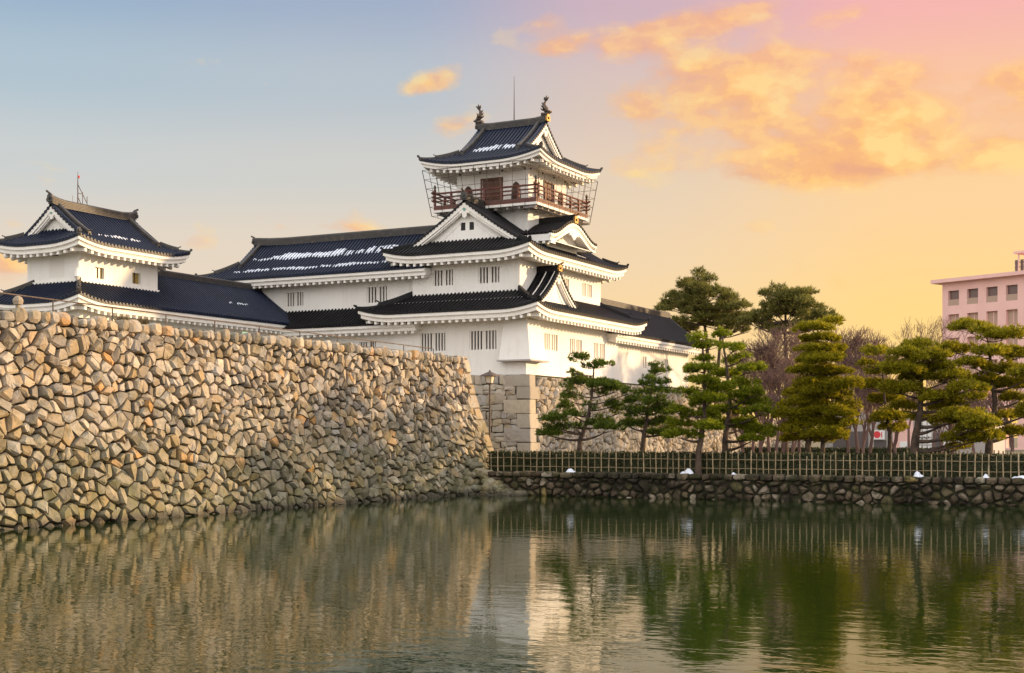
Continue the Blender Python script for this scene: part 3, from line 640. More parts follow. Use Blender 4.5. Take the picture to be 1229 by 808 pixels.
backing(mb, 8, HT+.4, tall_end, -.1, 1, 4, 6)
tag(mb.build('stone_wall', ['stone', 'gap']), 'tall rubble wall of tan angular stones rising straight from the moat', 'stone wall')
# --- the castle's own stone base behind the fence
rng = random.Random(5); mb = MB(); HB = 6.78-GZ+.5
def baseS(s, h, d): z = h+GZ-.5; b = .22*(1-(z-GZ)/5.7); return (-37.22+b-s, 73.2-b-d, z)
def baseE(s, h, d): z = h+GZ-.5; b = .22*(1-(z-GZ)/5.7); return (-37.22+b+d, 73.2-b+s, z)
wob = lambda x, k: .07*math.sin(x*1.3+k*2.1)+.05*math.sin(x*3.1+k*5.7)
h = 0; k_ = 0
while h < HB-.1:
    hh = rng.uniform(.40, .66); h2 = min(HB, h+hh); q = .6+rng.uniform(0, .4)
    if HB-h2 < .25: h2 = HB
    while q < 9.4:
        w = rng.uniform(.38, .95); sub = rng.random() < .16 and w > .6; hm = h+(h2-h)*rng.uniform(.4, .6); x0, x1 = q, q+w; j = lambda a=.05: rng.uniform(-a, a); sl = rng.uniform(-.12, .12)
        lo = lambda x: h+(wob(x, k_) if h > 0 else 0); hi = lambda x: h2+(wob(x, k_+1) if h2 < HB else 0)
        for a0, a1 in (((lo, lambda x: hm), (lambda x: hm, hi)) if sub else ((lo, hi),)):
            stone(mb, [(x0+j(.03), a0(x0)+j(.03)), (x1-sl+j(.03), a0(x1)+j(.03)), (x1+j(.03), a1(x1)+j(.03)), (x0+sl*.5+j(.03), a1(x0)+j(.03))], baseS, rng, gap=.012, out=(.03, .12), tilt=.14, cut=.10, top=.86)
        q = x1+.012
    h = h2; k_ += 1
h = 0; i = 0
while h < HB-.05:
    hh = min(rng.uniform(.62, .9), HB-h); ln = 1.75 if i % 2 else .85; l2 = .75 if i % 2 else 1.25
    block(mb, baseS, -.10, ln, h+.012, h+hh-.012, .12, rng, -l2+.1, .03); h += hh; i += 1
for poly in voronoi(31, HB-.12, .46, .40, rng, math.radians(58), 1.35, .46, .10): stone(mb, [(x+.95, y) for x, y in poly], baseE, rng, gap=.022, out=(.06, .22), tilt=.45, cut=.12, top=.64)
backing(mb, 9.6, HB-.02, baseS, -.06, 1, 8, 6); backing(mb, 32, HB-.02, baseE, -.06, 1, 16, 6)
tag(mb.build('stone_base', ['cut_stone', 'gap']), 'pale stone base of big fitted corner blocks under the white keep', 'stone wall')
mb = MB()
def low2(s, h, d): z = h+GZ-.3; return (-38.6+d, 104.5+s, z)
for poly in voronoi(34, 3.9, .5, .42, rng, math.radians(55), 1.3): stone(mb, poly, low2, rng, gap=.025, out=(.06, .2), tilt=.45)
backing(mb, 34, 3.9, low2, -.06, 1); mb.box(-46, -38.62, 104.6, 138.4, GZ-.2, GZ+3.5, 1)
tag(mb.build('garden_wall', ['cut_stone', 'gap']), 'lower stone wall seen through the pines beyond the keep', 'stone wall')
# --- the low mossy moat wall under the fence
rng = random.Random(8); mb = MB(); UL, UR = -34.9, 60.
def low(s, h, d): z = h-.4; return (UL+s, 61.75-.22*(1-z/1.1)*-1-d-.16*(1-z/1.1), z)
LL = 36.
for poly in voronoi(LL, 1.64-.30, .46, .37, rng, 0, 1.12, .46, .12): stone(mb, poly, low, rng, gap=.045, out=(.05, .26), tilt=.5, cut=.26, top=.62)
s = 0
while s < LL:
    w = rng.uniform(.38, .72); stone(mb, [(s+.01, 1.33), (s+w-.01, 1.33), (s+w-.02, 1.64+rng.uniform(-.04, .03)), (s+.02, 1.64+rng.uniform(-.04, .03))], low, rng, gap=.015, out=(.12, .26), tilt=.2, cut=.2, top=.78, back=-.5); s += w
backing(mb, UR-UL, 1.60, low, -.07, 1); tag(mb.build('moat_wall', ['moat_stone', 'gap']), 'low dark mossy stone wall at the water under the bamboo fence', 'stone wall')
# ------------------------------------------------------------------ the keep
keep = thing('castle_keep', 'tall white castle keep with balcony tower, netting and fish ornaments on top', 'castle')
storey('wall', keep, -47.1, -37.57, 73.5, 87.55, 6.6, 11.5, [(-45.12, -43.26, 8.38, 9.5), (-41.53, -39.62, 8.37, 9.52)], [(76.01, 77.9, 8.42, 9.44), (79.72, 81.6, 8.32, 9.34), (83.52, 85.35, 8.28, 9.30)], (4, 4), (3, 3))
storey('wall', keep, -46.23, -38.47, 74.4, 86.65, 11.2, 15.0, [(-44.7, -43.22, 12.57, 13.56), (-41.41, -39.90, 12.57, 13.56)], [(79.97, 81.5, 12.6, 13.4), (83.61, 85.18, 12.5, 13.38)], (3, 3), (3, 3))
skirt('lower_roof', keep, (-48.8, -35.97, 71.9, 89.15), 10.72, 12.02, 2.52, 1.6, 'tile_black', lift=.38, drop=.46)
r2, s2 = irimoya('upper_roof', keep, (-47.63, -37.07, 73.0, 88.05), 14.46, 17.78, 'y', 1.3, 1.4, 'tile_black', lift=.38, c=.2, holes=2, drop=.46, kud=False, gdeep=.5)
# stone-drop bay on the corner
mb = MB(); t_ = [(-39.02, 75.05), (-39.02, 73.36), (-37.43, 73.36), (-37.43, 75.05)]; b_ = [(-39.15, 75.25), (-39.15, 72.92), (-37.0, 72.92), (-37.0, 75.25)]
mb.add([(*p, 10.1) for p in t_]+[(*p, 7.66) for p in b_], [(0, 1, 2, 3), (7, 6, 5, 4)]+[(i, i+4, (i+1) % 4+4, (i+1) % 4) for i in range(4)])
bay = mb.build('drop_bay', 'plaster', keep); mb = MB(); mb.box(-39.25, -36.92, 72.84, 75.35, 7.56, 7.65); mb.build('ledge', 'grey', bay)
# dormer gable on the lower roof, east side
uc, vc, hw = -36.95, 76.85, 2.55
pf = prof_fn(hw, 2.02, .35); mb = MB(); z0 = 11.35
for sg, A, e in ((1, (-38.6, vc-hw, 0), (0, 1, 0)), (-1, (-38.6, vc+hw, 0), (0, -1, 0))):
    Slope(A, (1, 0, 0), e, uc+.02+38.6, z0, pf, hw, ('cut',), ('cut',)).tiles(mb)
dr = mb.build('dormer_roof', 'tile_black', keep)
gable(dr, (uc, vc), (1, 0), hw-.1, lambda x: z0+pf(max(0, hw-abs(x))), 11.45, 'tile_black', recess=.30, bh=.28)
mb = MB(); ridge(mb, [(-38.6, vc, z0+2.02), (-37.6, vc, z0+2.02), (uc+.02, vc, z0+2.06)], .32, .46); mb.build('ridge', 'tile_black', dr)
mb = MB(); oni(mb, (uc+.03, vc, z0+2.06), (1, 0), .8); mb.build('ridge_ornament', 'gold', dr)
mb = MB()
for q, sg in ((.25, 1), (.85, 1)):    # white mortar lines down the dormer slope
    mb.tube([(uc-q, vc-hw+d, z0+pf(d)+.10) for d in [hw*i/8 for i in range(9)]], .035, 5)
mb.build('mortar_line', 'plaster_trim', dr)
# curved karahafu gable on the upper roof, east side
kc, khw, kz, kH, kx0, kx1 = 79.75, 3.45, 15.72, 1.12, -40.0, -37.25
kf = lambda x: kz+kH*(.5*(1+math.cos(math.pi*min(1, abs(x)/khw)))*.97+.10*max(0, abs(x)/khw-.7)**2/.09*.3)
mb = MB(); n = int((kx1-kx0)/.27); p = (kx1-kx0)/n; NS = 32
for k in range(n):
    c = kx0+(k+.5)*p; pr = [(-.5, 0), (-.27, -.01), (-.18, .06), (0, .085), (.18, .06), (.27, -.01), (.5, 0)]
    vs = [(c+a*p, kc-khw+2*khw*j/NS, kf(-khw+2*khw*j/NS)+h) for a, h in pr for j in range(NS+1)]
    mb.add(vs, [(i*(NS+1)+j, (i+1)*(NS+1)+j, (i+1)*(NS+1)+j+1, i*(NS+1)+j+1) for i in range(6) for j in range(NS)])
kr = mb.build('curved_gable_roof', 'tile_black', keep)
mb = MB(); xs = [-khw+2*khw*i/NS for i in range(NS+1)]
vs = [(q, kc+x*.985, kf(x)-h) for x in xs for q, h in ((kx0, .06), (kx1-.10, .06), (kx1-.10, .24), (kx0, .24))]
mb.add(vs, [(i*4+j, i*4+(j+1) % 4, (i+1)*4+(j+1) % 4, (i+1)*4+j) for i in range(NS) for j in range(4)])
mb.build('soffit', 'plaster', kr); mb = MB()
for h0, h1, q0, q1 in ((.03, .26, -.16, .02), (.26, .36, -.16, -.03), (.36, .66, -.16, -.05)):
    vs = []
    for x in xs:
        k = .75+.25*(1-abs(x)/khw)
        for a, h in ((q0, h0), (q1, h0), (q1, h1*k), (q0, h1*k)): vs.append((kx1+a, kc+x, kf(x)-h))
    mb.add(vs, [(i*4+j, i*4+(j+1) % 4, (i+1)*4+(j+1) % 4, (i+1)*4+j) for i in range(NS) for j in range(4)]+[(0, 1, 2, 3), (NS*4+3, NS*4+2, NS*4+1, NS*4)])
za = kf(0)-.62; sh = [(-.12, .1), (-.2, -.1), (-.55, -.02), (-.9, -.28), (-.5, -.28), (-.35, -.42), (0, -.66), (.35, -.42), (.5, -.28), (.9, -.28), (.55, -.02), (.2, -.1), (.12, .1)]
mb.prism([(kx1-.12, kc+x*.8, za+y*.8) for x, y in sh], (.1, 0, 0)); mb.build('barge_board', 'plaster_trim', kr)
mb = MB()
for x in (-khw, khw): sg = math.copysign(1, x); mb.frame_box((kx0, kc+x-.06*sg, kz-.42), (kx1-kx0-.05, 0, 0), (0, .05*-sg, 0), (0, 0, .38))
for k in range(6): mb.box(kx0+.3+k*.45, kx0+.47+k*.45, kc-khw+.06, kc-khw+.7, kz-.62, kz-.44)
mb.box(kx0, kx1-.1, kc-khw+.05, kc+khw-.05, kz-.45, kz-.40); mb.build('eave', 'plaster_trim', kr)
mb = MB(); mb.prism([(-38.15, kc+x, z) for x, z in [(-2.3, 14.5), (2.3, 14.5), (2.3, 15.5), *[(x, kf(x)-.35) for x in (2.2, 1.6, 1, .5, 0, -.5, -1, -1.6, -2.2)], (-2.3, 15.5)]], (-1.2, 0, 0)); mb.build('gable_wall', 'plaster', kr)
barred_window(kr, (-38.13, kc-2, 0), YA, Ee, .6, 2.6, 15.05, 15.62, (5,), .02, name='barred_window')
mb = MB(); ridge(mb, [(kx0, kc, kf(0)+.02), (-38.5, kc, kf(0)+.02), (kx1+.05, kc, kf(0)+.10)], .34, .55); mb.build('ridge', 'tile_black', kr)
mb = MB(); oni(mb, (kx1+.06, kc, kf(0)+.04), (1, 0), .9); mb.build('ridge_ornament', 'gold', kr)
mb = MB(); vs = []
for x in xs: vs += [(kx1-.04, kc+x, kf(x)+.02), (kx1+.05, kc+x, kf(x)+.02), (kx1+.05, kc+x, kf(x)+.13), (kx1-.04, kc+x, kf(x)+.15)]
mb.add(vs, [(i*4+j, i*4+(j+1) % 4, (i+1)*4+(j+1) % 4, (i+1)*4+j) for i in range(NS) for j in range(4)])
for i in range(26):
    x = -khw+2*khw*(i+.5)/26; mb.tube([(kx1-.1, kc+x, kf(x)+.02), (kx1+.09, kc+x, kf(x)+.02)], .08, 7)
mb.build('verge_tile', 'tile_black', kr)
# tower: neck, room, balcony
RX0, RX1, RY0, RY1 = -44.95, -39.65, 77.9, 83.5
storey('tower_neck', keep, -44.85, -39.75, 78.0, 83.9, 14.8, 17.75)
RS = [(-43.05, -41.60, 17.9, 19.75)]; RE = [(80.15, 81.55, 17.9, 19.75)]
mb = MB(); wall_face(mb, (RX0, RY0, 0), XA, Sn, RX1-RX0, 17.75, 21.6, [(a-RX0, b-RX0, c, d) for a, b, c, d in RS], .16); wall_face(mb, (RX1, RY0, 0), YA, Ee, RY1-RY0, 17.75, 21.6, [(a-RY0, b-RY0, c, d) for a, b, c, d in RE], .16)
wall_face(mb, (RX0, RY0, 0), YA, -Ee, RY1-RY0, 17.75, 21.6, []); wall_face(mb, (RX0, RY1, 0), XA, -Sn, RX1-RX0, 17.75, 21.6, [])
mb.box(RX0-.08, RX1+.08, RY0-.08, RY1+.08, 20.55, 20.72); mb.build('tower_room', 'plaster', keep)
def door(O, e, n, q0, q1, za, zb):
    O, e, n = Vector(O), Vector(e), Vector(n); P = lambda q, z, d: O+e*q+n*d+Vector((0, 0, z)); m = MB()
    m.frame_box(P(q0, za, -.15), e*(q1-q0), (0, 0, zb-za), n*.05); m.frame_box(P((q0+q1)/2-.04, za, -.10), e*.08, (0, 0, zb-za), n*.04)
    for a, b, c, d in ((q0-.1, q0, za, zb), (q1, q1+.1, za, zb), (q0-.1, q1+.1, zb, zb+.1)): m.frame_box(P(a, c, -.02), e*(b-a), (0, 0, d-c), n*.07)
    for k in range(1, 6): m.frame_box(P(q0, za+(zb-za)*k/6-.02, -.10), e*(q1-q0), (0, 0, .04), n*.025)
    m.build('door', 'wood_door', keep)
def bell_window(O, e, n, qc, za, w=.52, h=1.05):
    O, e, n = Vector(O), Vector(e), Vector(n); P = lambda q, z, d: O+e*q+n*d+Vector((0, 0, z))
    sh = [(-.56, 0), (-.50, .35), (-.48, .60), (-.36, .84), (-.16, .95), (0, 1.0), (.16, .95), (.36, .84), (.48, .60), (.50, .35), (.56, 0)]
    m = MB(); m.prism([P(qc+x*w*2*.60, za-.05+z*h*1.10, .015) for x, z in sh], n*.06); wdw = m.build('bell_window', 'bronze', keep)
    m = MB(); m.prism([P(qc+x*w*2*.50, za+z*h, .078) for x, z in sh], n*.004); m.build('window_opening', 'dark', wdw)
    m = MB()
    for k in range(5): x = (k-2)*.19; m.frame_box(P(qc+x*w*1.0-.02, za+.02, .083), e*.04, (0, 0, h*(.94-.5*(x*1.1)**2)), n*.02)
    m.build('bars', 'wood_door', wdw)
for a, b, c, d in RS: door((RX0, RY0, 0), XA, Sn, a-RX0, b-RX0, c, d)
for a, b, c, d in RE: door((RX1, RY0, 0), YA, Ee, a-RY0, b-RY0, c, d)
for q in (.88, 4.42): bell_window((RX0, RY0, 0), XA, Sn, q, 18.35)
for q in (1.15, 4.65): bell_window((RX1, RY0, 0), YA, Ee, q, 18.35)
mb = MB()
for q in (.25, 1.75, 3.4, 5.05): mb = MB(); mb.tube([(RX0+q, RY0, 20.25), (RX0+q, RY0-.06, 20.25)], .06, 8); mb.build('nail_cover', 'bronze', keep)
for q in (.3, 2.0, 3.7, 5.4): mb = MB(); mb.tube([(RX1, RY0+q, 20.25), (RX1+.06, RY0+q, 20.25)], .06, 8); mb.build('nail_cover', 'bronze', keep)
BX0, BX1, BY0, BY1 = RX0-1.15, RX1+1.15, RY0-1.15, RY1+1.15
mb = MB(); mb.box(BX0, BX1, BY0, BY1, 17.68, 17.84); bal = mb.build('balcony', 'plaster_trim', keep)
mb = MB()
for k in range(10): v = BY0+.2+k*.9; mb = MB(); mb.box(RX1+.12, BX1-.15, v, v+.14, 17.52, 17.678); mb.build('joist', 'grey', bal)
for k in range(9): u = BX0+.25+k*.85; mb = MB(); mb.box(u, u+.14, BY0+.15, RY0-.12, 17.52, 17.678); mb.build('joist', 'grey', bal)
mb = MB()
for (a, b, c, d) in ((BX0+.04, BX1-.04, BY0+.04, BY0+.14), (BX0+.04, BX1-.04, BY1-.14, BY1-.04), (BX0+.04, BX0+.14, BY0+.142, BY1-.142), (BX1-.14, BX1-.04, BY0+.142, BY1-.142)): mb.box(a, b, c, d, 17.842, 18.14)
mb.build('deck_edge', 'wood_red', bal)
mb = MB(); ov = .17
for z, r in ((18.42, .045), (18.66, .045), (18.93, .065)):
    for y in (BY0+.09, BY1-.09): mb.tube([(BX0-ov, y, z+.10), (BX0-ov*.4, y, z+.01), (BX0, y, z), (BX1, y, z), (BX1+ov*.4, y, z+.01), (BX1+ov, y, z+.10)], r, 6)
    for x in (BX0+.09, BX1-.09): mb.tube([(x, BY0-ov, z+.11), (x, BY0-ov*.4, z+.02), (x, BY0, z+.01), (x, BY1, z+.01), (x, BY1+ov*.4, z+.02), (x, BY1+ov, z+.11)], r, 6)
for k in range(7):
    u = BX0+.09+(BX1-BX0-.18)*k/6; v = BY0+.09+(BY1-BY0-.18)*k/6; w = .065
    for y in (BY0+.09, BY1-.09): mb.box(u-w, u+w, y-w, y+w, 18.145, 18.9 if 0 < k < 6 else 19.2)
    if 0 < k < 6:
        for x in (BX0+.09, BX1-.09): mb.box(x-w, x+w, v-w, v+w, 18.145, 18.9)
mb.build('railing', 'wood_red', bal)
mb = MB()
for x in (BX0+.09, BX1-.09):
    for y in (BY0+.09, BY1-.09): mb = MB(); mb.tube([(x, y, 19.2), (x, y, 19.26), (x, y, 19.32), (x, y, 19.44), (x, y, 19.52)], [.09, .05, .10, .07, .01], 8); mb.build('post_finial', 'bronze', bal)
tr, ts = irimoya('tower_roof', keep, (RX0-1.78, RX1+1.78, RY0-1.8, RY1+1.75), 20.70, 23.74, 'x', 1.88, 1.75, 'tile_sky_tint', lift=.46, c=.36, rh=.5, drop=.36, lc=3.2, orn=False)
def shachi(x, d):
    m = MB(); b = Vector((x, (RY0+RY1)/2-.02, 24.35)); D = Vector((d, 0, 0)); U = Vector((0, 0, 1)); Y = Vector((0, 1, 0))
    m.box(b.x-.26, b.x+.26, b.y-.2, b.y+.2, 24.2, 24.42)
    m.tube([b+D*.16+U*.10, b+D*.10+U*.24, b-D*.02+U*.45, b-D*.10+U*.68, b-D*.04+U*.88, b+D*.10+U*1.02], [.12, .20, .19, .14, .09, .05], 9)
    m.tube([b+D*.12+U*.14, b+D*.30+U*.16, b+D*.38+U*.22], [.13, .10, .04], 7)
    for a, l in ((-.6, .36), (.0, .42), (.55, .38)):
        p = b+D*.06+U*.98; t = D*math.sin(a)+U*math.cos(a); t2 = D*math.sin(a+.5)+U*math.cos(a+.5); m.tube([p, p+t*l*.6, p+t*l*.7+t2*l*.4], [.06, .085, .01], 5)
    for z, l in ((.30, .28), (.52, .24), (.74, .18)): q = b+U*z-D*.12; m.tube([q, q-D*l*.6+U*.06, q-D*l+U*.20], [.09, .06, .01], 5)
    for sg in (-1, 1): q = b+U*.34+Y*(.14*sg); m.tube([q, q+Y*(.16*sg)+U*.10, q+Y*(.28*sg)+U*.28], [.09, .07, .01], 5)
    m.v = [(b.x+(p[0]-b.x)*.9, b.y+(p[1]-b.y)*.9, 24.2+(p[2]-24.2)*.86) for p in m.v]
    m.build('fish_ornament', 'bronze', tr, True)
shachi(-39.72-.10, 1); shachi(-44.88+.10, -1)
mb = MB(); c_ = (RY0+RY1)/2; oni(mb, (RX1-.02, c_, 23.9), (1, 0), .9); mb.build('ridge_ornament', 'gold', tr); mb = MB(); oni(mb, (RX0+.02, c_, 23.9), (-1, 0), .9); mb.build('ridge_ornament', 'ridge_tile', tr)
mb = MB(); mb.tube([(-42.15, c_, 24.2), (-42.15, c_, 25.2), (-42.15, c_, 27.1)], [.045, .03, .012], 6); mb.build('lightning_rod', 'iron', tr)
# wire bird net hung from the eaves round the balcony
mb = MB(); r = .016
tx0, tx1, ty0, ty1 = RX0-1.66, RX1+1.64, RY0-1.68, RY1+1.62; bx0, bx1, by0, by1 = BX0-.06, BX1+.06, BY0-.06, BY1+.06; ZT, ZB = 20.42, 17.45
def netside(a0, a1, b0, b1, nz_):
    a0, a1, b0, b1 = map(Vector, (a0, a1, b0, b1))
    for k in range(nz_+1): f = k/nz_; mb.tube([a0.lerp(a1, f), b0.lerp(b1, f)], r*(1.5 if k in (0, nz_) else 1), 4)
    for k in range(6): f = k/5; mb.tube([a0.lerp(b0, f), a1.lerp(b1, f)], r, 4)
netside((tx0, ty0, ZT), (tx1, ty0, ZT), (bx0, by0, ZB), (bx1, by0, ZB), 9); netside((tx1, ty0, ZT), (tx1, ty1, ZT), (bx1, by0, ZB), (bx1, by1, ZB), 10)
netside((tx0, ty0, ZT), (tx0, ty1, ZT), (bx0, by0, ZB), (bx0, by1, ZB), 10); netside((tx0, ty1, ZT), (tx1, ty1, ZT), (bx0, by1, ZB), (bx1, by1, ZB), 9)
mb.build('bird_net', 'wire', keep)
# ------------------------------------------------------------------ long west wing
wing = thing('castle_wing', 'long white castle wing with snow streaked dark roof left of the keep', 'castle')
storey('wall', wing, -61.8, -46.4, 74.7, 79.7, 6.7, 14.3, [(-56.51, -55.05, 11.82, 12.75), (-49.95, -48.36, 11.76, 12.79)], [], (3, 3))
wr, ws = irimoya('roof', wing, (-63.1, -44.75, 73.4, 81.0), 13.72, 16.5, 'x', 2.0, 1.3, 'tile_sky_tint', lift=.34, c=.24, ends='A', rh=.55, slopes='LRA')
mb = MB(); wall_face(mb, (-57, 73.6, 0), XA, Sn, 9.88, 6.7, 10.35, [(7.2, 8.5, 8.3, 9.12)]); mb.build('lower_wall', 'plaster', wing); barred_window(wing, (-57, 73.6, 0), XA, Sn, 7.2, 8.5, 8.3, 9.12, (3, 3))
ls = Slope((-58.5, 72.5, 0), (1, 0, 0), (0, 1, 0), 13.55, 10.16, prof_fn(2.22, 1.28, .15), 2.22, ('cut',), ('cut',))
mb = MB(); ls.tiles(mb); lr = mb.build('lower_roof', 'tile_black', wing); mb = MB(); ls.eave(mb, 1.1); mb.build('eave', 'plaster_trim', lr)
# ------------------------------------------------------------------ corner turret with its gallery
tur = thing('corner_turret', 'small white corner turret with dark tiled roof at the far left', 'castle')
gl, gs = irimoya('gallery_roof', tur, (-62.4, -55.0, 54.35, 74.68), 10.45, 13.05, 'y', 2.0, 1.1, 'tile_sky_tint', lift=.4, c=.12, ends='A', gables='', rh=.42, kud=False, slopes='LRA', ornA=False)
storey('gallery_wall', tur, -61.3, -56.1, 55.45, 74.6, 7.1, 10.75)
mb = MB(); EW = [(57.5-56.25, 58.2-56.25, 12.0, 12.64), (60.48-56.25, 61.15-56.25, 12.0, 12.64)]
wall_face(mb, (-60.9, 56.25, 0), XA, Sn, 4.0, 11.0, 14.4, [(1.75, 2.9, 12.0, 13.05)], .03); wall_face(mb, (-56.9, 56.25, 0), YA, Ee, 6.35, 11.0, 14.4, EW, .22)
wall_face(mb, (-60.9, 56.25, 0), YA, -Ee, 6.35, 11.0, 14.4, []); wall_face(mb, (-60.9, 62.6, 0), XA, -Sn, 4.0, 11.0, 14.4, [])
mb.box(-60.98, -56.82, 56.17, 62.68, 11.68, 11.80); mb.build('wall', 'plaster', tur)
mb = MB(); mb.box(-59.15, -58.0, 56.27, 56.35, 12.0, 13.05); mb.build('shutter', 'bar_white', tur)
for a, b, c, d in EW:
    mb = MB(); mb.box(-57.12, -57.08, 56.25+a, 56.25+b, c, d); w = mb.build('window', 'pane', tur)
    mb = MB(); mb.box(-57.07, -57.03, 56.25+(a+b)/2-.02, 56.25+(a+b)/2+.02, c, d); mb.build('glazing_bar', 'wood_door', w)
ur_, us_ = irimoya('roof', tur, (-62.25, -55.55, 54.9, 63.95), 13.76, 16.12, 'y', 1.22, 1.35, 'tile_sky_tint', lift=.36, c=.3, rh=.5)
mb = MB(); mb.tube([(-56.75, 56.0, 11.65), (-56.62, 55.85, 11.95), (-56.68, 55.92, 12.3), (-56.78, 56.02, 12.42)], [.05, .17, .13, .03], 8); mb.build('hip_finial', 'plaster_trim', gl)
# ------------------------------------------------------------------ east gallery
eg_ = thing('castle_gallery', 'low white gallery with plain dark roof and slit windows, right of the keep', 'castle')
storey('wall', eg_, -41.6, -37.9, 87.6, 102.6, 6.55, 10.6, [], [(93.06, 93.72, 8.05, 8.9), (97.42, 98.12, 8.1, 8.9), (101.7, 102.32, 8.1, 8.85)], (3,), (2,))
er, es = irimoya('roof', eg_, (-42.9, -36.7, 85.6, 103.1), 10.1, 12.62, 'y', .5, 1.15, 'tile_black', lift=0, c=.12, ends='', rh=.42)
pe = prof_fn(3.1, 2.52, .12); gable(er, (-39.8, 103.0), (0, 1), 3.0, lambda x: 10.1+pe(max(0, 3.1-abs(x))), 10.2, 'tile_black')
# ------------------------------------------------------------------ snow left on the tiles
def snow_obj(label, items):
    mb = MB()
    for s, q0, q1, d0, d1, sd, gp in items: s.snow(mb, q0, q1, d0, d1, sd, gp)
    tag(mb.build('snow', 'snow'), label, 'snow', None, 'stuff')
snow_obj('two long streaks of old snow on the wing roof', [(ws['L'], 3.1, 17.2, 2.12, 2.72, 1, .25), (ws['L'], 2.0, 16.2, .84, 1.12, 2, .3)])
snow_obj('short streak of snow on the topmost tower roof', [(ts['L'], 2.6, 6.6, 1.75, 2.35, 3, .1)])
snow_obj('thin broken line of snow on the corner turret roof', [(us_['R'], 2.5, 7.3, 1.15, 1.36, 4, .55)])
snow_obj('small trace of snow on the gallery roof below the wing', [(gs['R'], 14.6, 16.6, 1.6, 1.75, 6, .7)])
snow_obj('small snow patch on the roof under the curved gable', [(s2['R'], 8.3, 9.6, .5, 1.3, 7, .1)])
snow_obj('small snow patch on the roof of the low gallery', [(es['R'], 4.3, 5.3, .8, 1.1, 8, .1)])
# ------------------------------------------------------------------ trees
def tri_mesh(name, verts, faces, m, parent=None, n=3):
    me = bpy.data.meshes.new(name); nv, nf = len(verts), len(faces)
    me.vertices.add(nv); me.vertices.foreach_set('co', np.asarray(verts, np.float32).ravel())
    me.loops.add(nf*n); me.loops.foreach_set('vertex_index', np.asarray(faces, np.int32).ravel())
    me.polygons.add(nf); me.polygons.foreach_set('loop_start', np.arange(0, nf*n, n, dtype=np.int32)); me.polygons.foreach_set('loop_total', np.full(nf, n, np.int32))
    me.materials.append(M[m]); me.update(calc_edges=True); o = bpy.data.objects.new(name, me); C.objects.link(o)
    if parent: o.parent = parent
    return o
NR = np.random.default_rng(3)
def blades(base, axis, ln, w, spread, per):
    """fans of needles: base (n,3), axis (n,3) main direction -> triangles"""
    n = len(base); b = np.repeat(base, per, 0); a = np.repeat(axis, per, 0)+NR.normal(0, spread, (n*per, 3)); a /= np.linalg.norm(a, axis=1, keepdims=True)+1e-9
    L_ = ln*NR.uniform(.65, 1.25, (n*per, 1)); sd = np.cross(a, NR.normal(0, 1, (n*per, 3))); sd /= np.linalg.norm(sd, axis=1, keepdims=True)+1e-9
    tip = b+a*L_; m = b+a*L_*.45
    return np.stack([m-sd*w, b, m+sd*w, tip], 1).reshape(-1, 3)
def pad(c, a, b, dens=125, ln=.20, w=.017, per=8):
    """one cloud-pruned pad: a loose dome of needle fans"""
    nsub = max(4, int(7*a/.5)); pts = []; ax = []
    for k in range(nsub):
        r = a*math.sqrt(NR.random())*.86; t = NR.random()*6.283; sc = np.array([c[0]+r*math.cos(t), c[1]+r*math.sin(t), c[2]+b*.55*(1-(r/a)**2)+NR.normal(0, b*.25)])
        ra = a*NR.uniform(.24, .44); rb = max(.12, b*NR.uniform(.5, 1.0)); n = max(8, int(dens*math.pi*ra*ra*1.5))
        d = NR.normal(0, 1, (n, 3)); d /= np.linalg.norm(d, axis=1, keepdims=True); d[:, 2] = np.where(d[:, 2] < 0, d[:, 2]*.55, d[:, 2])
        rr = NR.uniform(.45, 1, (n, 1))**.5; p = sc+d*rr*np.array([ra, ra, rb]); pts.append(p)
        out = d*np.array([.8, .8, .4])+np.array([0, 0, .55]); out[:, :2] += (p[:, :2]-np.array(c[:2]))/a*.45; ax.append(out)
    p = np.concatenate(pts); q = np.concatenate(ax); q /= np.linalg.norm(q, axis=1, keepdims=True)
    return blades(p, q, ln, w, .45, per)
def crown_obj(chunks, m, parent):
    v = np.concatenate(chunks); n = len(v)//4
    return tri_mesh('crown', v, np.arange(n*4).reshape(n, 4), m, parent, 4)
def limb(mb, a, b, r0, r1, rnd, sag=.10, n=5, sides=6):
    a, b = Vector(a), Vector(b); L_ = (b-a).length; pts = []; off = Vector((rnd.uniform(-1, 1), rnd.uniform(-1, 1), 0))*.07*L_
    for i in range(n+1): f = i/n; p = a.lerp(b, f); p += off*math.sin(f*math.pi)+Vector((0, 0, -sag*L_*math.sin(f*math.pi)*(1-f))); pts.append(p)
    mb.tube(pts, [r0+(r1-r0)*i/n for i in range(n+1)], sides, True); return pts
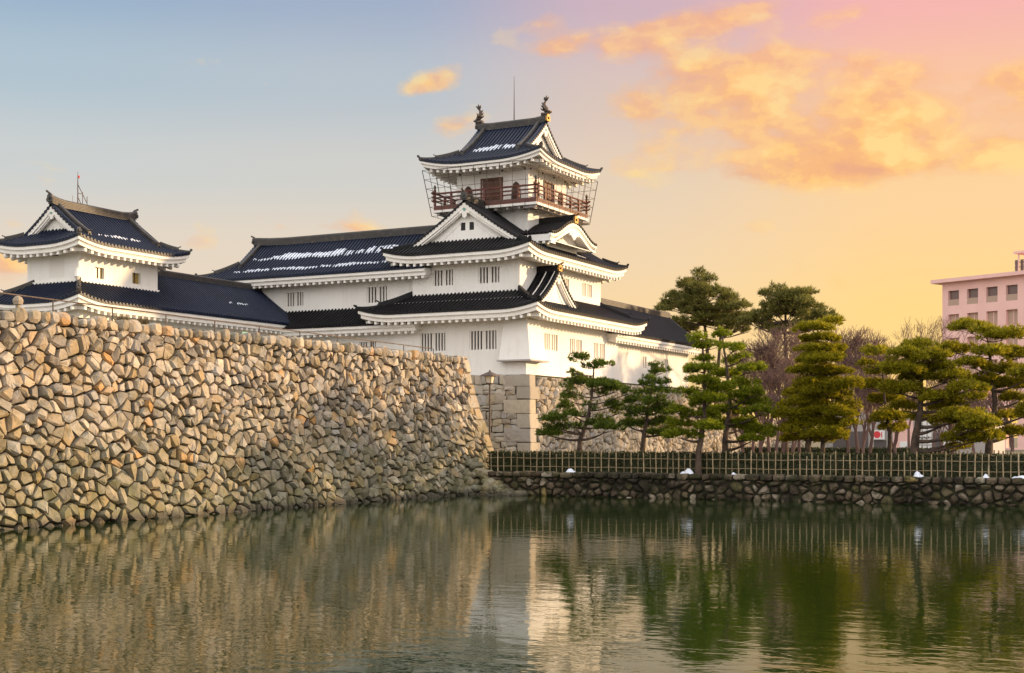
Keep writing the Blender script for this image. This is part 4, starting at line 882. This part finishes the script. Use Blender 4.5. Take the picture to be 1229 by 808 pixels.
def pine(label, v0, trunks, pads, needle, seed, r0=.20, dv=1.1, dens=105, group='pruned pines along the moat', name='pine_tree', ln=.20, w=.017, base_z=GZ, per=8, extra=0, kb=1.05):
    rnd = random.Random(seed); T = thing(name, label, 'tree', group); mb = MB(); pts_all = []
    for tr_ in trunks:
        P_ = [at(x, y, v0) for x, y in tr_]; P_[0].z = base_z-.1; Q = []
        for i in range(len(P_)-1):
            for k in range(4): f = k/4; p = P_[i].lerp(P_[i+1], f)+Vector((rnd.uniform(-.03, .03), rnd.uniform(-.05, .05), 0)); Q.append(p)
        Q.append(P_[-1]); n = len(Q); rr = [r0*(1-.80*(i/(n-1))**.8)*(1.35 if i == 0 else 1) for i in range(n)]; mb.tube(Q, rr, 9); pts_all.append((Q, rr))
    ch = []
    for (x, y, ra, rb) in pads:
        d = rnd.uniform(-dv, dv); c = at(x, y, v0+d); k = dep(c.x, c.y)/FPX; a, b = ra*k*kb, rb*k*1.05
        Q, rr = min(pts_all, key=lambda t: min((q.xy-c.xy).length+abs(q.z-c.z) for q in t[0]))
        tgt = c-Vector((0, 0, b*.5)); i = min(range(len(Q)), key=lambda i: abs(Q[i].z-(tgt.z-.20*(Q[i].xy-c.xy).length)))
        bp = limb(mb, Q[i], tgt, max(.025, min(rr[i]*.6, .10)), .018, rnd, .08)
        for j in range(3): s_ = bp[-2]; e_ = tgt+Vector((rnd.uniform(-.7, .7)*a, rnd.uniform(-.7, .7)*a, b*.4)); limb(mb, s_, e_, .02, .008, rnd, .02, 3, 4)
        ch.append(pad(c, a*.98, b, dens, ln, w, per))
        for j in range(extra):       # companions in front of or behind the pad fill the crown in depth
            c2 = c+Vector((rnd.uniform(-.5, .5)*a, rnd.choice((-1, 1))*rnd.uniform(.4, 1.0)*a, rnd.uniform(-.10, .06))); ch.append(pad(c2, a*.66, b*.8, dens, ln, w, per))
    mb.build('trunk', 'bark', T, True); crown_obj(ch, needle, T); return T
pine('leaning open black pine with sparse pads, nearest the lamp post', 64.3, [[(690, 562), (697, 528), (706, 500), (711, 470), (714, 432)]],
     [(697, 432, 14, 5), (706, 441, 10, 4), (722, 439, 13, 5), (690, 447, 7, 3), (697, 459, 17, 5), (722, 463, 22, 6), (741, 468, 15, 5), (681, 467, 9, 4), (754, 471, 10, 4), (683, 479, 14, 6), (719, 473, 10, 5), (735, 487, 13, 4), (743, 494, 10, 5), (675, 491, 12, 6), (690, 498, 14, 5), (668, 504, 14, 6), (709, 492, 9, 7), (650, 506, 11, 5), (659, 521, 18, 5), (719, 509, 14, 7), (731, 515, 16, 5), (667, 514, 13, 5), (692, 513, 10, 5)], 'needle_dark', 1, .17, .8, extra=0)
pine('dark layered black pine second from the lamp post', 64.9, [[(768, 560), (772, 530), (776, 505), (781, 475), (787, 442)]],
     [(786, 440, 10, 4), (793, 447, 12, 4), (771, 462, 10, 4), (795, 461, 12, 5), (780, 456, 10, 4), (774, 473, 13, 5), (797, 471, 13, 5), (766, 482, 14, 6), (787, 484, 15, 6), (757, 491, 11, 5), (770, 497, 16, 6), (791, 496, 16, 6), (803, 489, 10, 5), (755, 510, 14, 5), (774, 511, 15, 6), (795, 509, 14, 6), (789, 521, 16, 4), (805, 516, 9, 4)], 'needle_dark', 2, .17, .9)
pine('pine with bright layered pads whose trunk stands before the fence', 62.25, [[(838, 568), (839, 540), (845, 500), (846, 460), (842, 408)]],
     [(839, 407, 13, 6), (851, 417, 16, 5), (844, 432, 15, 4), (839, 444, 19, 5), (842, 459, 18, 5), (823, 474, 14, 5), (862, 467, 20, 6), (814, 494, 15, 6), (850, 481, 22, 7), (839, 500, 20, 7), (814, 511, 18, 6), (817, 524, 20, 5), (847, 514, 22, 6), (836, 487, 12, 5)], 'needle_green', 3, .19, .9)
pine('pine with dark straight trunk and wide tiers, right of the pine before the fence', 65.2, [[(868, 562), (870, 530), (876, 490), (872, 440), (867, 404)]],
     [(866, 404, 12, 5), (880, 419, 15, 5), (892, 430, 11, 4), (869, 451, 20, 5), (902, 444, 18, 5), (893, 462, 15, 6), (902, 473, 16, 6), (905, 484, 18, 6), (874, 495, 22, 6), (912, 495, 18, 6), (888, 513, 24, 7), (915, 520, 20, 6), (902, 528, 16, 4), (868, 511, 20, 6), (884, 478, 14, 6), (878, 436, 12, 4)], 'needle_green', 4, .20, 1.0)
pine('tall dense pine with many flat tiers, left of the red disc sign', 66.0, [[(966, 562), (972, 520), (982, 470), (985, 430), (980, 392)], [(986, 562), (987, 530), (984, 490)]],
     [(976, 395, 18, 5), (1000, 388, 13, 5), (983, 408, 20, 4), (987, 420, 26, 4), (985, 433, 28, 5), (1001, 447, 24, 5), (968, 447, 18, 5), (979, 461, 24, 7), (1012, 465, 22, 7), (967, 486, 24, 7), (990, 497, 28, 7), (945, 498, 20, 6), (978, 511, 28, 7), (951, 517, 18, 6), (972, 528, 28, 6), (994, 524, 24, 7), (1014, 490, 16, 7), (1020, 510, 14, 7), (1003, 478, 18, 7), (986, 473, 20, 6), (960, 472, 16, 5)], 'needle_sun_tint', 5, .19, 1.3, kb=1.16)
pine('slim small pine with a dark trunk beside the red disc sign', 68.0, [[(1067, 560), (1068, 520), (1062, 480), (1057, 430)]],
     [(1051, 423, 15, 5), (1040, 437, 10, 4), (1058, 447, 20, 5), (1050, 465, 20, 6), (1056, 481, 20, 6), (1057, 503, 18, 7), (1070, 515, 14, 5), (1080, 503, 14, 5)], 'needle_sun_tint', 6, .15, 1.1, kb=1.2, extra=1)
pine('broad yellow green pine with a thick leaning trunk', 64.4, [[(1096, 566), (1099, 530), (1104, 495), (1106, 460), (1108, 422)]],
     [(1104, 416, 16, 5), (1091, 427, 20, 7), (1119, 430, 18, 7), (1085, 444, 22, 7), (1122, 441, 20, 6), (1082, 469, 22, 7), (1141, 454, 18, 7), (1159, 467, 20, 7), (1128, 478, 22, 7), (1172, 478, 14, 5), (1085, 491, 14, 5), (1156, 501, 22, 7), (1178, 510, 20, 7), (1135, 507, 16, 6), (1184, 525, 16, 6), (1153, 528, 20, 5), (1104, 503, 13, 4), (1150, 538, 12, 4), (1105, 455, 20, 6), (1140, 490, 18, 6), (1168, 516, 16, 5)], 'needle_sun_tint', 7, .26, 1.3, extra=1, kb=1.2)
pine('large dark pine before the office block at the right', 67.0, [[(1184, 562), (1187, 530), (1195, 490), (1191, 450), (1186, 410)]],
     [(1165, 395, 20, 7), (1203, 405, 22, 7), (1147, 421, 20, 6), (1190, 424, 20, 6), (1218, 427, 20, 7), (1165, 438, 18, 5), (1203, 445, 18, 6), (1181, 460, 20, 7), (1215, 464, 24, 8), (1224, 480, 16, 6), (1206, 500, 18, 5), (1180, 398, 12, 5), (1240, 450, 20, 7), (1236, 495, 20, 7), (1220, 520, 16, 5)], 'needle_sun_tint', 8, .24, 1.2, kb=1.2, extra=1)
def wild_pine(label, v0, trunks, blobs, seed, needle='needle_far'):
    rnd = random.Random(seed); pads = []
    for x, y, rx2, ry2, n in blobs:
        for k in range(int(n*1.25)):
            t, r = rnd.random()*6.283, math.sqrt(rnd.random()); pads.append((x+rx2*r*math.cos(t), y+ry2*r*math.sin(t), rnd.uniform(4, 9.5), rnd.uniform(3, 6)))
    return pine(label, v0, trunks, pads, needle, seed, .28, 3.0, 13, 'wild pines behind the castle', 'tall_pine', .36, .028, extra=0, per=6)
wild_pine('tall shaggy pine rising behind the roof end of the gallery', 112, [[(850, 530), (852, 450), (846, 390), (838, 335)], [(856, 530), (862, 440), (868, 370)]], [(836, 342, 22, 14, 16), (822, 366, 32, 12, 20), (850, 366, 36, 18, 30), (875, 375, 24, 20, 20), (848, 390, 40, 10, 18), (893, 388, 16, 12, 8)], 21)
wild_pine('tall red pine with a bare trunk and umbrella crown against the sunset', 104, [[(942, 530), (944, 450), (942, 400), (944, 352)]], [(946, 356, 30, 9, 18), (950, 368, 34, 8, 20), (938, 378, 20, 6, 8), (908, 384, 18, 9, 10), (985, 382, 26, 7, 12), (930, 394, 16, 5, 6), (965, 392, 18, 5, 6)], 22)
def bare_tree(label, px, v0, ytop, seed, spread=.42, depth=7, group='bare winter trees', r=.16):
    rnd = random.Random(seed); T = thing('bare_tree', label, 'tree', group); b = at(px, 540, v0); b.z = GZ-.1; h = zat(ytop, b.x, b.y)-b.z; mb = MB(); cr = MB()
    def grow(p, d, L_, r_, k):
        q = p+d*L_; mid = p.lerp(q, .5)+Vector((rnd.uniform(-1, 1), rnd.uniform(-1, 1), rnd.uniform(-.5, .5)))*L_*.07
        (mb if k < 2 else cr).tube([p, mid, q], [r_, r_*.85, r_*.72], 5 if k < 3 else 3, False)
        if k >= depth: return
        n = 2 if rnd.random() < .35 else 3
        for i in range(n):
            nd = (d+Vector((rnd.uniform(-1, 1), rnd.uniform(-1, 1), rnd.uniform(-.35, .6)))*spread*(1.2 if k > 1 else .9)).normalized()
            grow(q, nd, L_*rnd.uniform(.70, .92), max(.013, r_*rnd.uniform(.54, .74)), k+1)
    grow(b, Vector((rnd.uniform(-.08, .08), 0, 1)).normalized(), h*.215, r, 0)
    mb.build('trunk', 'twig', T); cr.build('crown', 'twig', T); return T
for i, (px, v0, yt, dp, lab) in enumerate([(922, 96, 400, 8, 'bare purple brown tree in front of the red pine trunk'), (905, 100, 425, 7, 'bare tangled tree behind the straight dark trunked pine'), (940, 92, 455, 7, 'low dense bare tree between the two groups of pruned pines'),
                                     (1030, 105, 380, 8, 'bare tree with fine twigs rising right of the tall dense pine'), (1018, 95, 430, 7, 'smaller bare tree half hidden by the tall dense pine'), (1092, 125, 385, 7, 'faint bare tree showing above the broad yellow pine'), (1120, 130, 388, 7, 'faint bare tree just left of the office block'),
                                     (960, 110, 405, 7, 'bare tree behind the tall dense pine'), (1145, 100, 450, 7, 'bare tree in the gap left of the large dark pine'),
                                     (893, 88, 462, 7, 'short twiggy tree just right of the gallery end'), (913, 86, 470, 7, 'low twiggy thicket tree between two pine trunks'), (933, 90, 445, 8, 'dense purple twiggy tree left of the tall dense pine'), (950, 86, 468, 7, 'low twiggy tree touching the tall dense pine'), (1035, 90, 450, 8, 'dense twiggy tree between the tall dense pine and the slim one'), (1045, 100, 405, 7, 'bare tree behind the slim small pine'), (1075, 96, 455, 7, 'bare tree behind the broad yellow pine'), (1130, 95, 465, 7, 'bare tree behind the right half of the broad yellow pine'), (1170, 98, 460, 7, 'bare tree behind the large dark pine'), (1215, 92, 455, 7, 'bare tree near the right edge behind the pine')]):
    bare_tree(lab, px, v0, yt, 40+i, .46, dp)
# ------------------------------------------------------------------ hedge, bamboo fence
def leafbox(name, x0, x1, y0, y1, z0, z1, n, m, label, s=.06):
    mb = MB(); mb.box(x0+.08, x1-.08, y0+.08, y1-.08, z0, z1-.08); core = mb.v, mb.f
    p = np.stack([NR.uniform(x0, x1, n), NR.uniform(y0, y1, n), NR.uniform(z0, z1, n)], 1); f = NR.random(n)
    p[f < .45, 1] = y0+NR.uniform(-.03, .08, (f < .45).sum()); k = (f > .45) & (f < .85); p[k, 2] = z1+NR.normal(-.02, .05, k.sum())
    a = NR.normal(0, 1, (n, 3)); a[:, 2] = np.abs(a[:, 2]); a[:, 1] -= .4; a /= np.linalg.norm(a, axis=1, keepdims=True)
    v = blades(p, a, s*1.6, s*.45, .5, 2); nv = len(v); o = tri_mesh(name, v, np.arange(nv).reshape(-1, 4), m, None, 4)
    T = o; c = MB(); c.v, c.f, c.mi = core[0], core[1], [0]*6; k = c.build('hedge_core', m, T); tag(T, label, 'hedge'); return T
leafbox('hedge', -34.4, 6, 62.75, 63.6, GZ, 2.14, 26000, 'hedge', 'clipped dark green hedge running behind the bamboo fence')
fence = thing('bamboo_fence', 'long bamboo fence of upright poles and thin rails on top of the moat wall', 'fence'); rnd = random.Random(4)
mb = MB(); u = -34.3; k = 0
while u < 6:
    near = (u+34.3)/26; big = (k % 2 == 0); r = (.034 if big else .020)*(.85+.2*min(1, near))
    h = (2.30 if big else 2.20)+rnd.uniform(-.10, .06)-.02*min(1, near); t = rnd.uniform(-.035, .035)
    mb.tube([(u, 62.42+rnd.uniform(-.01, .01), GZ-.05), (u+t*.5, 62.42, 1.7), (u+t, 62.42, h)], [r, r*.96, r*.9], 6); u += rnd.uniform(.26, .34)*(1.25 if near < .35 else 1); k += 1
mb.build('pales', 'bamboo', fence)
for z in (1.46, 1.90):
    mb = MB(); mb.tube([(-34.4+.8*i, 62.465+(.02 if i % 2 else 0), z+rnd.uniform(-.02, .02)) for i in range(51)], .017, 5); mb.build('rail', 'bamboo', fence)
f2 = thing('bamboo_fence', 'second pale fence standing behind the large dark pine at the right edge', 'fence'); mb = MB()
for i in range(110): u = -15+i*.22; mb.tube([(u, 74, GZ), (u, 74, 2.25+rnd.uniform(-.05, .05))], .04, 5)
mb.build('pales', 'bamboo', f2)
for z in (1.5, 2.05): mb = MB(); mb.tube([(-15, 73.95, z), (9, 73.95, z)], .025, 5); mb.build('rail', 'bamboo', f2)
# heaps of shovelled snow on the moat wall
for i, (px, py, w, h, lab) in enumerate([(684, 565, .55, .30, 'white heap of snow on the moat wall below the leaning pine'), (826, 567, .62, .42, 'white heap of snow beside the trunk standing before the fence'), (1101, 571, .46, .42, 'white heap of snow at the foot of the broad yellow pine'), (1183, 572, .28, .30, 'small white clump of snow on the wall below the large dark pine'), (1226, 573, .60, .20, 'flat white patch of snow on the wall at the right edge'), (880, 568, .25, .16, 'tiny remnant of snow under the pine with wide tiers')]):
    c = at(px, py, 61.95); mb = MB(); r2 = random.Random(i); n = 14; w *= .72; h *= .6
    lumps = [(0, 0, w*.5, h)]+[(r2.uniform(-.7, .7)*w, r2.uniform(-.06, .06), w*r2.uniform(.16, .32), h*r2.uniform(.3, .7)) for _ in range(4)]
    NT = 9; vs = []; hf = lambda x, y: max(0, max(z*math.sqrt(max(0, 1-((x-a)/r)**2-((y-b)/(r*.7+.05))**2)) for a, b, r, z in lumps))
    for iy in range(NT):
        for ix in range(n*2+1):
            x = (ix/n-1)*w; y = (iy/(NT-1)-.5)*.5; vs.append((c.x+x, 61.99+y, 1.20+hf(x, y)*(1+r2.uniform(-.12, .12))))
    m_ = n*2+1; mb.add(vs, [(iy*m_+ix, iy*m_+ix+1, (iy+1)*m_+ix+1, (iy+1)*m_+ix) for iy in range(NT-1) for ix in range(m_-1) if max(vs[q][2] for q in (iy*m_+ix, iy*m_+ix+1, (iy+1)*m_+ix+1, (iy+1)*m_+ix)) > 1.202]); tag(mb.build('snow_heap', 'snow', None, True), lab, 'snow', 'snow heaps on the moat wall')
# ------------------------------------------------------------------ lamp post, handrail, antenna
lp = thing('street_lamp', 'slim brown lantern post between the rubble wall and the stone base', 'lamp'); lx, ly = -36.26, 66.5
mb = MB(); mb.tube([(lx, ly, GZ-.05), (lx, ly, 1.6), (lx, ly, 1.62), (lx, ly, 5.85), (lx, ly, 5.87), (lx, ly, 5.95)], [.10, .10, .065, .055, .09, .09], 8); mb.build('pole', 'iron', lp)
def frus(m, z0, z1, a, b, mi=0):
    m.add([(lx+i*a, ly+j*a, z0) for i, j in ((-1, -1), (1, -1), (1, 1), (-1, 1))]+[(lx+i*b, ly+j*b, z1) for i, j in ((-1, -1), (1, -1), (1, 1), (-1, 1))], [(3, 2, 1, 0), (4, 5, 6, 7)]+[(i, (i+1) % 4, (i+1) % 4+4, i+4) for i in range(4)], mi)
mb = MB(); frus(mb, 5.98, 6.36, .13, .20); mb.build('lantern_glass', 'lamp_glass', lp)
mb = MB(); frus(mb, 5.95, 5.98, .16, .16); frus(mb, 6.36, 6.41, .40, .38); frus(mb, 6.41, 6.60, .38, .07); frus(mb, 6.60, 6.70, .05, .03)
for i, j in ((-1, -1), (1, -1), (1, 1), (-1, 1)): mb.tube([(lx+i*.14, ly+j*.14, 5.97), (lx+i*.205, ly+j*.205, 6.37)], .018, 4)
mb.build('lantern_frame', 'iron', lp)
hr = thing('handrail', 'thin brown metal handrail along the top of the rubble wall', 'railing'); zr_ = lambda v: 8.03-(v-33.9)*.0094
mb = MB(); mb.tube([(-38, 22+i*2.1, zr_(22+i*2.1)) for i in range(20)]+[(-38, 63.2, 7.76)], .028, 6); mb.build('rail', 'iron', hr)
mb = MB(); mb.tube([(-38, 46+i*2.1, zr_(46+i*2.1)-.3) for i in range(9)], .016, 5); mb.build('rail', 'iron', hr)
for i in range(14):
    v = 24.3+3.0*i; mb = MB(); mb.tube([(-38, v, 7.1), (-38, v, zr_(v))], .026, 6); mb.build('post', 'iron', hr)
bo = thing('bollard', 'squat weathered stone post with a rounded head on the wall top at the far left', 'post'); mb = MB(); b0 = (-37.6, 34.3)
mb.tube([(*b0, 7.1), (*b0, 7.62), (*b0, 7.64), (*b0, 7.78), (*b0, 7.9), (*b0, 7.95)], [.085, .085, .16, .19, .13, .03], 9); mb.build('post_head', 'cut_stone', bo)
an = thing('antenna_mast', 'thin braced antenna mast standing behind the turret ridge', 'antenna'); ax_, ay_ = -58.9, 58.15
mb = MB(); mb.tube([(ax_, ay_, 15.9), (ax_, ay_, 17.6), (ax_, ay_, 18.35)], [.035, .03, .010], 6)
p1, p2 = (ax_+.05, ay_+.32, 15.9), (ax_+.1, ay_+.62, 15.9)
for a, b in ((p1, (p1[0], p1[1], 17.2)), (p2, (p2[0], p2[1], 17.0)), ((ax_, ay_, 17.62), p2[:2]+(16.6,)), ((ax_, ay_, 17.1), (p1[0], p1[1], 17.1)), ((ax_, ay_, 16.9), (p1[0], p1[1], 16.3))): mb.tube([a, b], .022, 5)
mb.tube([(ax_, ay_-.4, 16.0), (ax_, ay_-.4, 16.9)], .010, 4); mb.tube([(ax_, ay_-.4, 16.4), (ax_, ay_, 16.35)], .010, 4); mb.build('mast', 'iron', an)
mb = MB(); mb.tube([(ax_+.02, ay_+.05, 17.98), (ax_+.02, ay_+.05, 18.12)], .06, 6); mb.build('beacon', 'red', an)
# teal boards on the terrace and dry tufts on the coping
for i, (v, w) in enumerate(((48.2, .42), (49.2, .22))):
    mb = MB(); mb.box(-38.9, -38.86, v, v+w, 7.35, 7.72); mb.box(-38.9, -38.87, v+.05, v+.09, 7.1, 7.349); tag(mb.build('notice_board', 'copper_green'), ['wide teal board on the terrace behind the handrail', 'narrow teal board on the terrace behind the handrail'][i], 'board', 'teal boards on the terrace')
for i, v in enumerate((38.55, 39.6)):
    n = 260; p = np.stack([NR.normal(-36.75, .06, n), NR.normal(v, .16, n), np.full(n, 7.28)], 1); a = NR.normal(0, .5, (n, 3)); a[:, 2] = 1; vv = blades(p, a, .30, .012, .2, 1)
    M.setdefault('dry_grass', mat('dry_grass', (.16, .12, .06), .9)); tag(tri_mesh('grass_tuft', vv, np.arange(len(vv)).reshape(-1, 4), 'dry_grass', None, 4), ['bushy dry tuft on the wall coping, left of two', 'low dry tuft on the wall coping, right of two'][i], 'plant', 'dry tufts on the coping')
# ------------------------------------------------------------------ far buildings
ob = thing('office_building', 'pink flat roofed office block with square windows at the far right', 'building')
D0 = 210.; cxm = (1131-CX)/FPX*D0; O = Vector((CT*cxm-ST*D0, ST*cxm+CT*D0, 0)); ea = (.609, -.793); na = (-.793, -.609)
e = Vector((CT*ea[0]-ST*ea[1], ST*ea[0]+CT*ea[1], 0)); n = Vector((CT*na[0]-ST*na[1], ST*na[0]+CT*na[1], 0)); HO = 26.6; LO = 40
P_ = lambda q, z, d=0: O+e*q+n*d+Vector((0, 0, z)); bay0, bw, ww = 1.05, 3.3, 1.9; holes = []
for fl in range(7):
    zt_ = 25.35-fl*3.62
    for k in range(12): holes.append((bay0+k*bw, bay0+k*bw+ww, zt_-2.3, zt_))
mb = MB(); wall_face(mb, O, e, n, LO, GZ, HO, holes, .6)
for a, b in ((P_(0, 0), -n*18),): mb.quad(P_(0, GZ), P_(0, HO), P_(0, HO, -18), P_(0, GZ, -18))
mb.quad(P_(LO, GZ), P_(LO, HO), P_(LO, HO, -18), P_(LO, GZ, -18)); mb.quad(P_(0, HO), P_(LO, HO), P_(LO, HO, -18), P_(0, HO, -18)); mb.build('wall', 'pink_wall', ob)
mb = MB(); mb.frame_box(P_(-1.3, HO, 1.2), e*(LO+2), -n*20, Vector((0, 0, .55))); mb.build('roof_slab', 'pink_wall', ob)
for i, (a, b, c, d) in enumerate(holes):
    fl = i//12; k = i % 12
    if fl > 3: continue
    mb = MB(); mb.frame_box(P_(a, c, -.58), e*(b-a), n*.05, Vector((0, 0, d-c))); w = mb.build('window', 'office_glass' if fl == 0 else 'office_blind', ob)
    mb = MB()
    if fl == 0: mb.frame_box(P_(a, c, -.12), e*(b-a), n*.06, Vector((0, 0, .95))); mb.frame_box(P_(a+.5, c, -.5), e*.9, n*.06, Vector((0, 0, .9)))
    else: mb.frame_box(P_((a+b)/2-.05, c, -.53), e*.1, n*.05, Vector((0, 0, d-c)))
    mb.build('balustrade' if fl == 0 else 'mullion', 'pink_wall' if fl else 'office_blind', w)
mb = MB(); q0 = 10.6
for k in range(20): mb.frame_box(P_(q0+k*.9, HO+.55, -3), e*.62, n*.1, Vector((0, 0, 2.2)))
for z in (.9, 1.6, 2.3): mb.frame_box(P_(q0, HO+z, -2.9), e*18, n*.1, Vector((0, 0, .12)))
mb.build('roof_screen', 'office_glass', ob); mb = MB(); mb.frame_box(P_(q0+.3, HO+3.6, -2), e*18, -n*6, Vector((0, 0, .35)))
for k in range(6): mb.frame_box(P_(q0+.8+k*3, HO+.55, -2.4), e*.15, -n*.15, Vector((0, 0, 3.06)))
mb.build('roof_canopy', 'pink_wall', ob)
sh = thing('shop', 'low pale shop building with glazed front behind the pines', 'building'); VS = 140; U = lambda px: uv_v(px, VS)
zt_ = zat(494, U(1060), VS); mb = MB(); mb.box(U(985), U(1185), VS, VS+12, GZ, zt_); mb.build('wall', 'grey', sh)
def panel(x0, x1, y0, y1, m, name, d=.06, parent=sh): mb = MB(); mb.box(U(x0), U(x1), VS-d, VS-.004, zat(y1, U(x0), VS), zat(y0, U(x0), VS)); return mb.build(name, m, parent)
panel(1000, 1042, 518, 538, 'shop_dark', 'opening'); panel(1049, 1064, 528.5, 538, 'shop_dark', 'opening'); panel(1072, 1096, 505, 538, 'pink_wall', 'shopfront'); panel(1080, 1090, 530, 537, 'shop_white', 'window', .12)
w = panel(1101, 1119, 504, 538, 'shop_white', 'glazed_bay'); mb = MB()
for x in (1101, 1107, 1113, 1119): mb.box(U(x)-.05, U(x)+.05, VS-.10, VS-.062, zat(538, U(x), VS), zat(504, U(x), VS))
for y in (511, 525, 534): mb.box(U(1101), U(1119), VS-.115, VS-.102, zat(y, U(1101), VS)-.05, zat(y, U(1101), VS)+.05)
mb.build('glazing_bar', 'grey', w); panel(1130, 1139, 524, 538, 'shop_white', 'door'); panel(1120, 1130, 520, 538, 'shop_dark', 'opening')
for i in range(5): panel(1103.5+i*2.6, 1105+i*2.6, 524+(i % 2), 526+(i % 2), 'shop_dark', 'poster', .14, w)
sg = thing('shop_sign', 'white sign board with a red flower disc on the shop front', 'sign'); x0, x1, z0, z1 = U(1048.5), U(1062.5), zat(527.5, U(1055), VS), zat(516, U(1055), VS)
mb = MB(); mb.box(x0, x1, VS-.35, VS-.2, z0, z1); mb.build('board', 'shop_white', sg); mb = MB(); c = Vector((x0+(x1-x0)*.36, VS-.36, (z0+z1)/2)); pts = []
for i in range(48): a = i/48*6.283; r = .36*(1+.10*math.cos(12*a)); pts.append(c+Vector((r*math.cos(a), 0, r*math.sin(a))))
mb.prism(pts, (0, .015, 0)); mb.build('red_disc', 'red', sg); mb = MB(); mb.box(x0+(x1-x0)*.72, x0+(x1-x0)*.80, VS-.37, VS-.352, z0+.2, z1-.2); mb.build('red_stripe', 'red', sg)
leafbox('hedge', -48, -20, 118, 119, GZ, 1.9, 6000, 'hedge', 'low dark hedge far back in front of the shop', .12)
if HAZE:
    hz = bpy.data.materials.new('haze_air'); hz.use_nodes = True; N = hz.node_tree.nodes; N.remove(N['Principled BSDF']); v = N.new('ShaderNodeVolumePrincipled'); v.inputs['Density'].default_value = HAZE; v.inputs['Color'].default_value = (.95, .86, .78, 1); v.inputs['Anisotropy'].default_value = .45
    hz.node_tree.links.new(v.outputs[0], N['Material Output'].inputs['Volume']); M['haze'] = hz
    mb = MB(); mb.box(-150, 110, -30, 260, -3.3, 33); tag(mb.build('haze', 'haze'), 'thin warm evening haze over moat, castle and trees', 'haze', None, 'stuff')
# ------------------------------------------------------------------ put every Empty at the base of its thing
from mathutils import Matrix
for t in ROOTS:
    lo = Vector((1e9,)*3); hi = Vector((-1e9,)*3)
    for ch in t.children:
        for v in ch.bound_box:
            for i in range(3): lo[i] = min(lo[i], v[i]); hi[i] = max(hi[i], v[i])
    b = Vector(((lo.x+hi.x)/2, (lo.y+hi.y)/2, lo.z)); t.location = b
    for ch in t.children: ch.matrix_parent_inverse = Matrix.Translation(-b)
